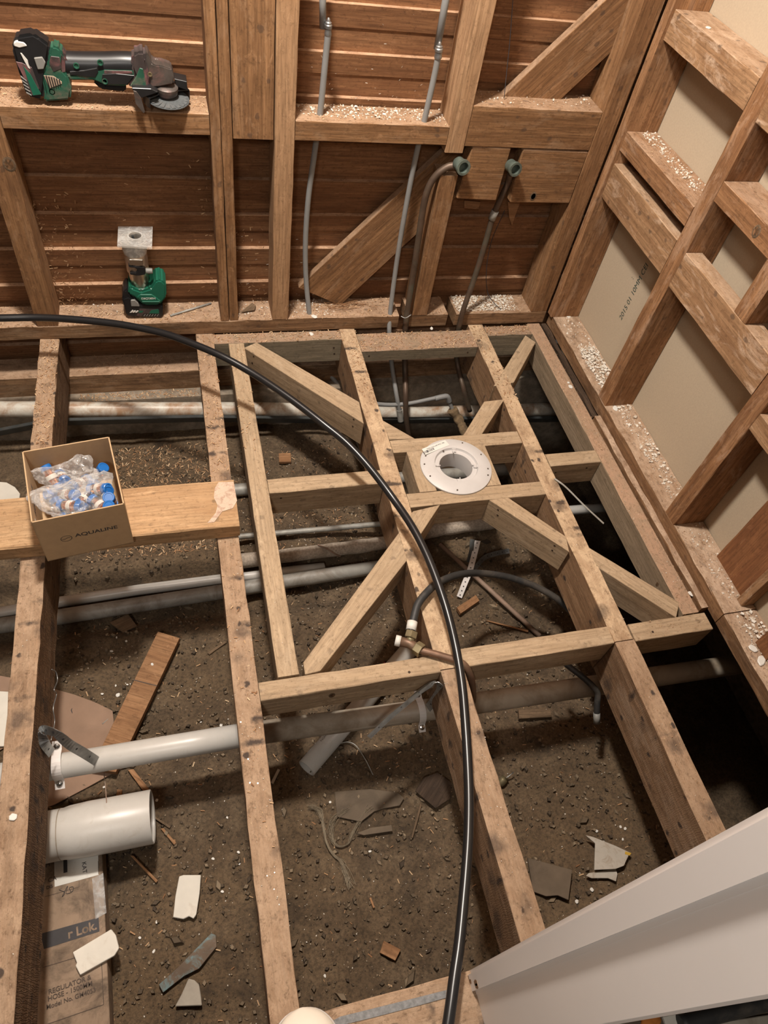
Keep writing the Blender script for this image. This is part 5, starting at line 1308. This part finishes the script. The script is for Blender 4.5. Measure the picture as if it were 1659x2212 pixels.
scatter('sawdust', 'sawdust on the back ends of joists, trimmers and braces', 'sawdust', [(-.427, -.375, 1.15, 1.80, 0, 700), (.018, .069, 1.2, 1.80, 0, 420), (.018, .069, .3, 1.2, 0, 120), (.07, .47, 1.758, 1.803, 0, 420), (.472, .523, 1.45, 1.80, 0, 260), (.524, .921, 1.694, 1.78, 0, 800), (.922, .974, 1.40, 1.80, 0, 300), (.975, 1.14, 1.748, 1.795, 0, 350), (.113, .16, 1.3, 1.75, 0, 160), (-.36, 0.0, 1.806, 1.90, -.146, 260), (-.36, .01, 1.765, 1.80, -.221, 600)], M_SAWDUST, .0015, .0085)
scatter('sawdust', 'fine reddish sawdust on the rim joist beside the right wall', 'sawdust', [(1.14, 1.187, 1.2, 1.80, 0, 1500), (1.14, 1.187, .64, 1.2, 0, 550), (.978, 1.187, .59, .637, 0, 160), (.924, .977, .1, .59, 0, 260)], M_SAWDUST, .001, .004)
scatter('sawdust', 'sawdust along the plates and nogs of the right wall', 'sawdust', [(XF, 1.302, .605, 1.76, PT, 1100), (XF, 1.302, .2, .60, .045, 350), (XF, 1.302, 1.39, 1.773, .666, 700), (XF, 1.302, .93, 1.337, .757, 90), (XF, 1.262, .93, 1.33, .574, 90)], M_SAWDUST, .001, .005)
scatter('plaster_crumbs', 'white plaster crumbs heaped on the back plate by the pipes', 'plaster crumbs', [(.875, 1.10, 1.815, YB, PT, 900), (.31, .46, 1.815, YB, PT, 130), (.15, .25, 1.815, YB, PT, 60), (-.9, .1, YF, YB, PT, 130), (.305, .71, 1.83, YB, .645, 420), (.765, 1.13, 1.83, YB, .699, 70)], M_CRUMB, .0015, .009, .32, .35)
scatter('plaster_crumbs', 'white plaster crumbs along the right wall plate and nog', 'plaster crumbs', [(1.235, 1.301, 1.39, 1.62, PT, 650), (1.225, 1.301, 1.62, 1.77, PT, 120), (1.25, 1.301, .93, 1.335, PT, 330), (1.24, 1.301, .64, .875, PT, 140), (1.24, 1.301, .42, .60, .045, 180), (1.25, 1.301, 1.39, 1.77, .666, 330)], M_CRUMB, .0015, .010, .32, .35)
scatter('plaster_crumbs', 'white specks scattered over the timber floor frame', 'plaster crumbs', [(1.14, 1.187, .64, 1.80, 0, 110), (.524, .92, 1.694, 1.78, 0, 70), (.018, .069, .2, 1.0, 0, 150), (.113, .16, .64, 1.75, 0, 90), (.07, .47, 1.758, 1.80, 0, 90), (-.427, -.375, 0, 1.8, 0, 60), (.922, .974, .1, 1.75, 0, 60), (.476, .53, 0, .59, 0, 60)], M_CRUMB, .0008, .004, .35, .3)
scatter('earth_crumbs', 'loose crumbs and pebbles of earth on the ground', 'earth', [(-.55, 1.30, -.1, 1.70, None, 12000)], M_DIRTBITS, .002, .017, .36, .5, .001)
scatter('ground_flecks', 'white plaster flecks spread over the bare earth', 'plaster crumbs', [(-.55, 1.25, -.1, 1.0, None, 2600), (.05, .5, .95, 1.6, None, 600)], M_CRUMB, .0008, .0055, .35, .3, .001)
scatter('ground_shavings', 'wood shavings spread over the bare earth', 'shavings', [(-.55, 1.25, -.1, 1.1, None, 1500), (-.36, .02, 1.25, 1.70, None, 2600), (.1, .5, 1.1, 1.65, None, 600)], M_SAWDUST, .002, .013, .22)
scatter('pit_litter', 'dark splinters and clods lying on the earth', 'litter', [(-.45, 1.2, -.1, 1.2, None, 260)], M_DIRTBITS, .012, .04, .22, .25, .002)

# ------------------------------------------------------------------ screws, nail heads and knots
def spot(o, u, v, r, mat, name, squash=1.0, dirx=None):
    """small disc seated on the surface of o that shows at (u, v)"""
    d = (RIGHT*((u-W_PX/2)/F_PX) + DOWN*((v-H_PX/2)/F_PX) + FWD)
    Mi = o.matrix_world.inverted()
    ok, loc, nor, _ = o.ray_cast(Mi @ CAM, (Mi.to_3x3() @ d).normalized())
    if not ok: return
    p = o.matrix_world @ loc; n = (o.matrix_world.to_3x3() @ nor).normalized()
    M = frame(p + n*.0002, n) @ Matrix.Rotation(math.pi/2, 4, 'Y') @ Matrix.Diagonal((1, squash, 1, 1))
    bm = bmesh.new(); bm_lathe(bm, M, [(0, .0006), (r*.8, .0006), (r, 0)], 12)
    link(name, bm, mat, o, frame(p, n))
bpy.context.view_layer.update()
def obs(prefix): return [o for o in COL.objects if o.name.split('.')[0] == prefix]
def hit(names, u, v):
    best = None
    d = (RIGHT*((u-W_PX/2)/F_PX) + DOWN*((v-H_PX/2)/F_PX) + FWD)
    for nm in names:
        for o in obs(nm):
            if o.type != 'MESH': continue
            Mi = o.matrix_world.inverted()
            ok, loc, nor, _ = o.ray_cast(Mi @ CAM, (Mi.to_3x3() @ d).normalized())
            if ok:
                t = (o.matrix_world @ loc - CAM).length
                if best is None or t < best[0]: best = (t, o)
    return best[1] if best else None
WOODS = ('diagonal_brace', 'trimmer', 'floor_nog', 'cross_nog', 'floor_joist', 'doubling_joist', 'rim_joist', 'wall_nog', 'wall_stud', 'nailed_block')
for (u, v) in ((1076, 1101), (1075, 1113), (1198, 1179), (1193, 1189), (764, 906), (762, 921), (548, 770), (545, 784), (721, 751), (722, 764), (1267, 1011), (1200, 1021), (797, 769), (1010, 761), (607, 1076), (1105, 986), (884, 1452), (1410, 1365)):
    o = hit(WOODS, u, v)
    if o: spot(o, u, v, .0032, M_ROT, 'screw_hole')
for (u, v) in ((1049, 1674), (1056, 1717), (1076, 1782), (577, 1892), (593, 1885), (592, 1921), (603, 1954), (540, 1691), (557, 1692), (536, 1640), (520, 1560), (1060, 1745)):
    o = hit(WOODS, u, v)
    if o: spot(o, u, v, .0016, M_STEEL, 'nail_head')
for (u, v, r, sq) in ((717, 1502, .011, .6), (1634, 500, .013, .8), (1152, 424, .012, .75), (20, 355, .016, .8), (1420, 1262, .008, .6)):
    o = hit(WOODS, u, v)
    if o:
        spot(o, u, v, r*1.15, M_DKSCRAP, 'knot_ring', sq); spot(o, u, v, r*.95, M_SCRAP, 'knot', sq)

def wall_scatter(name, label, rects, mat, smin, smax):
    vs, fs = [], []
    for (x0, x1, z0, z1, y, n, pw) in rects:
        for _ in range(n):
            x = x0 + (x1-x0)*rs.random()**pw; z = z0 + (z1-z0)*rs.random()**1.5
            s_ = smin + (smax-smin)*rs.random()**2; a = rs.uniform(0, 3.14); b = len(vs)
            c, d = math.cos(a)*s_/2, math.sin(a)*s_/2; h = .25
            yy = y - rs.random()*.004
            vs += [(x-c+d*h, yy, z-d-c*h), (x+c+d*h, yy-.002, z+d-c*h), (x+c-d*h, yy-.002, z+d+c*h), (x-c-d*h, yy, z-d+c*h)]
            fs.append((b, b+1, b+2, b+3))
    me = bpy.data.meshes.new(name); me.from_pydata(vs, [], fs); me.update(); me.materials.append(mat)
    o = bpy.data.objects.new(name, me); COL.objects.link(o)
    return tag(o, label, 'shavings', kind='stuff')
wall_scatter('clinging_shavings', 'shavings caught in cobwebs on the weatherboards beside the studs', [(-.364, -.26, .05, .40, 1.903, 330, 2.2), (.04, .094, .08, .5, 1.903, 50, .6), (.152, .25, .05, .34, 1.903, 90, .8), (-.34, .05, .06, .62, 1.903, 40, 1)], M_SAWDUST, .002, .011)
wall_scatter('clinging_crumbs', 'white crumbs caught on the weatherboards between the pipes', [(.31, .69, .66, .90, 1.903, 50, 1), (.16, .25, .05, .32, 1.903, 30, 1), (.31, .42, .05, .3, 1.903, 30, 1.5)], M_CRUMB, .0015, .007)

scatter('plaster_flakes', 'larger white plaster flakes heaped along the right wall plate', 'plaster flakes', [(1.235, 1.300, 1.385, 1.60, PT+.002, 230), (1.25, 1.300, 1.00, 1.335, PT, 60), (1.25, 1.300, .45, .60, .046, 70)], M_CRUMB, .006, .016, .36, .16, .006)
scatter('plaster_flakes', 'larger white plaster flakes on the back plate by the copper pipes', 'plaster flakes', [(.875, 1.07, 1.82, 1.898, PT+.001, 260), (.31, .44, 1.82, 1.895, PT, 26), (.40, .68, 1.83, 1.895, .646, 36)], M_CRUMB, .005, .014, .36, .16, .004)
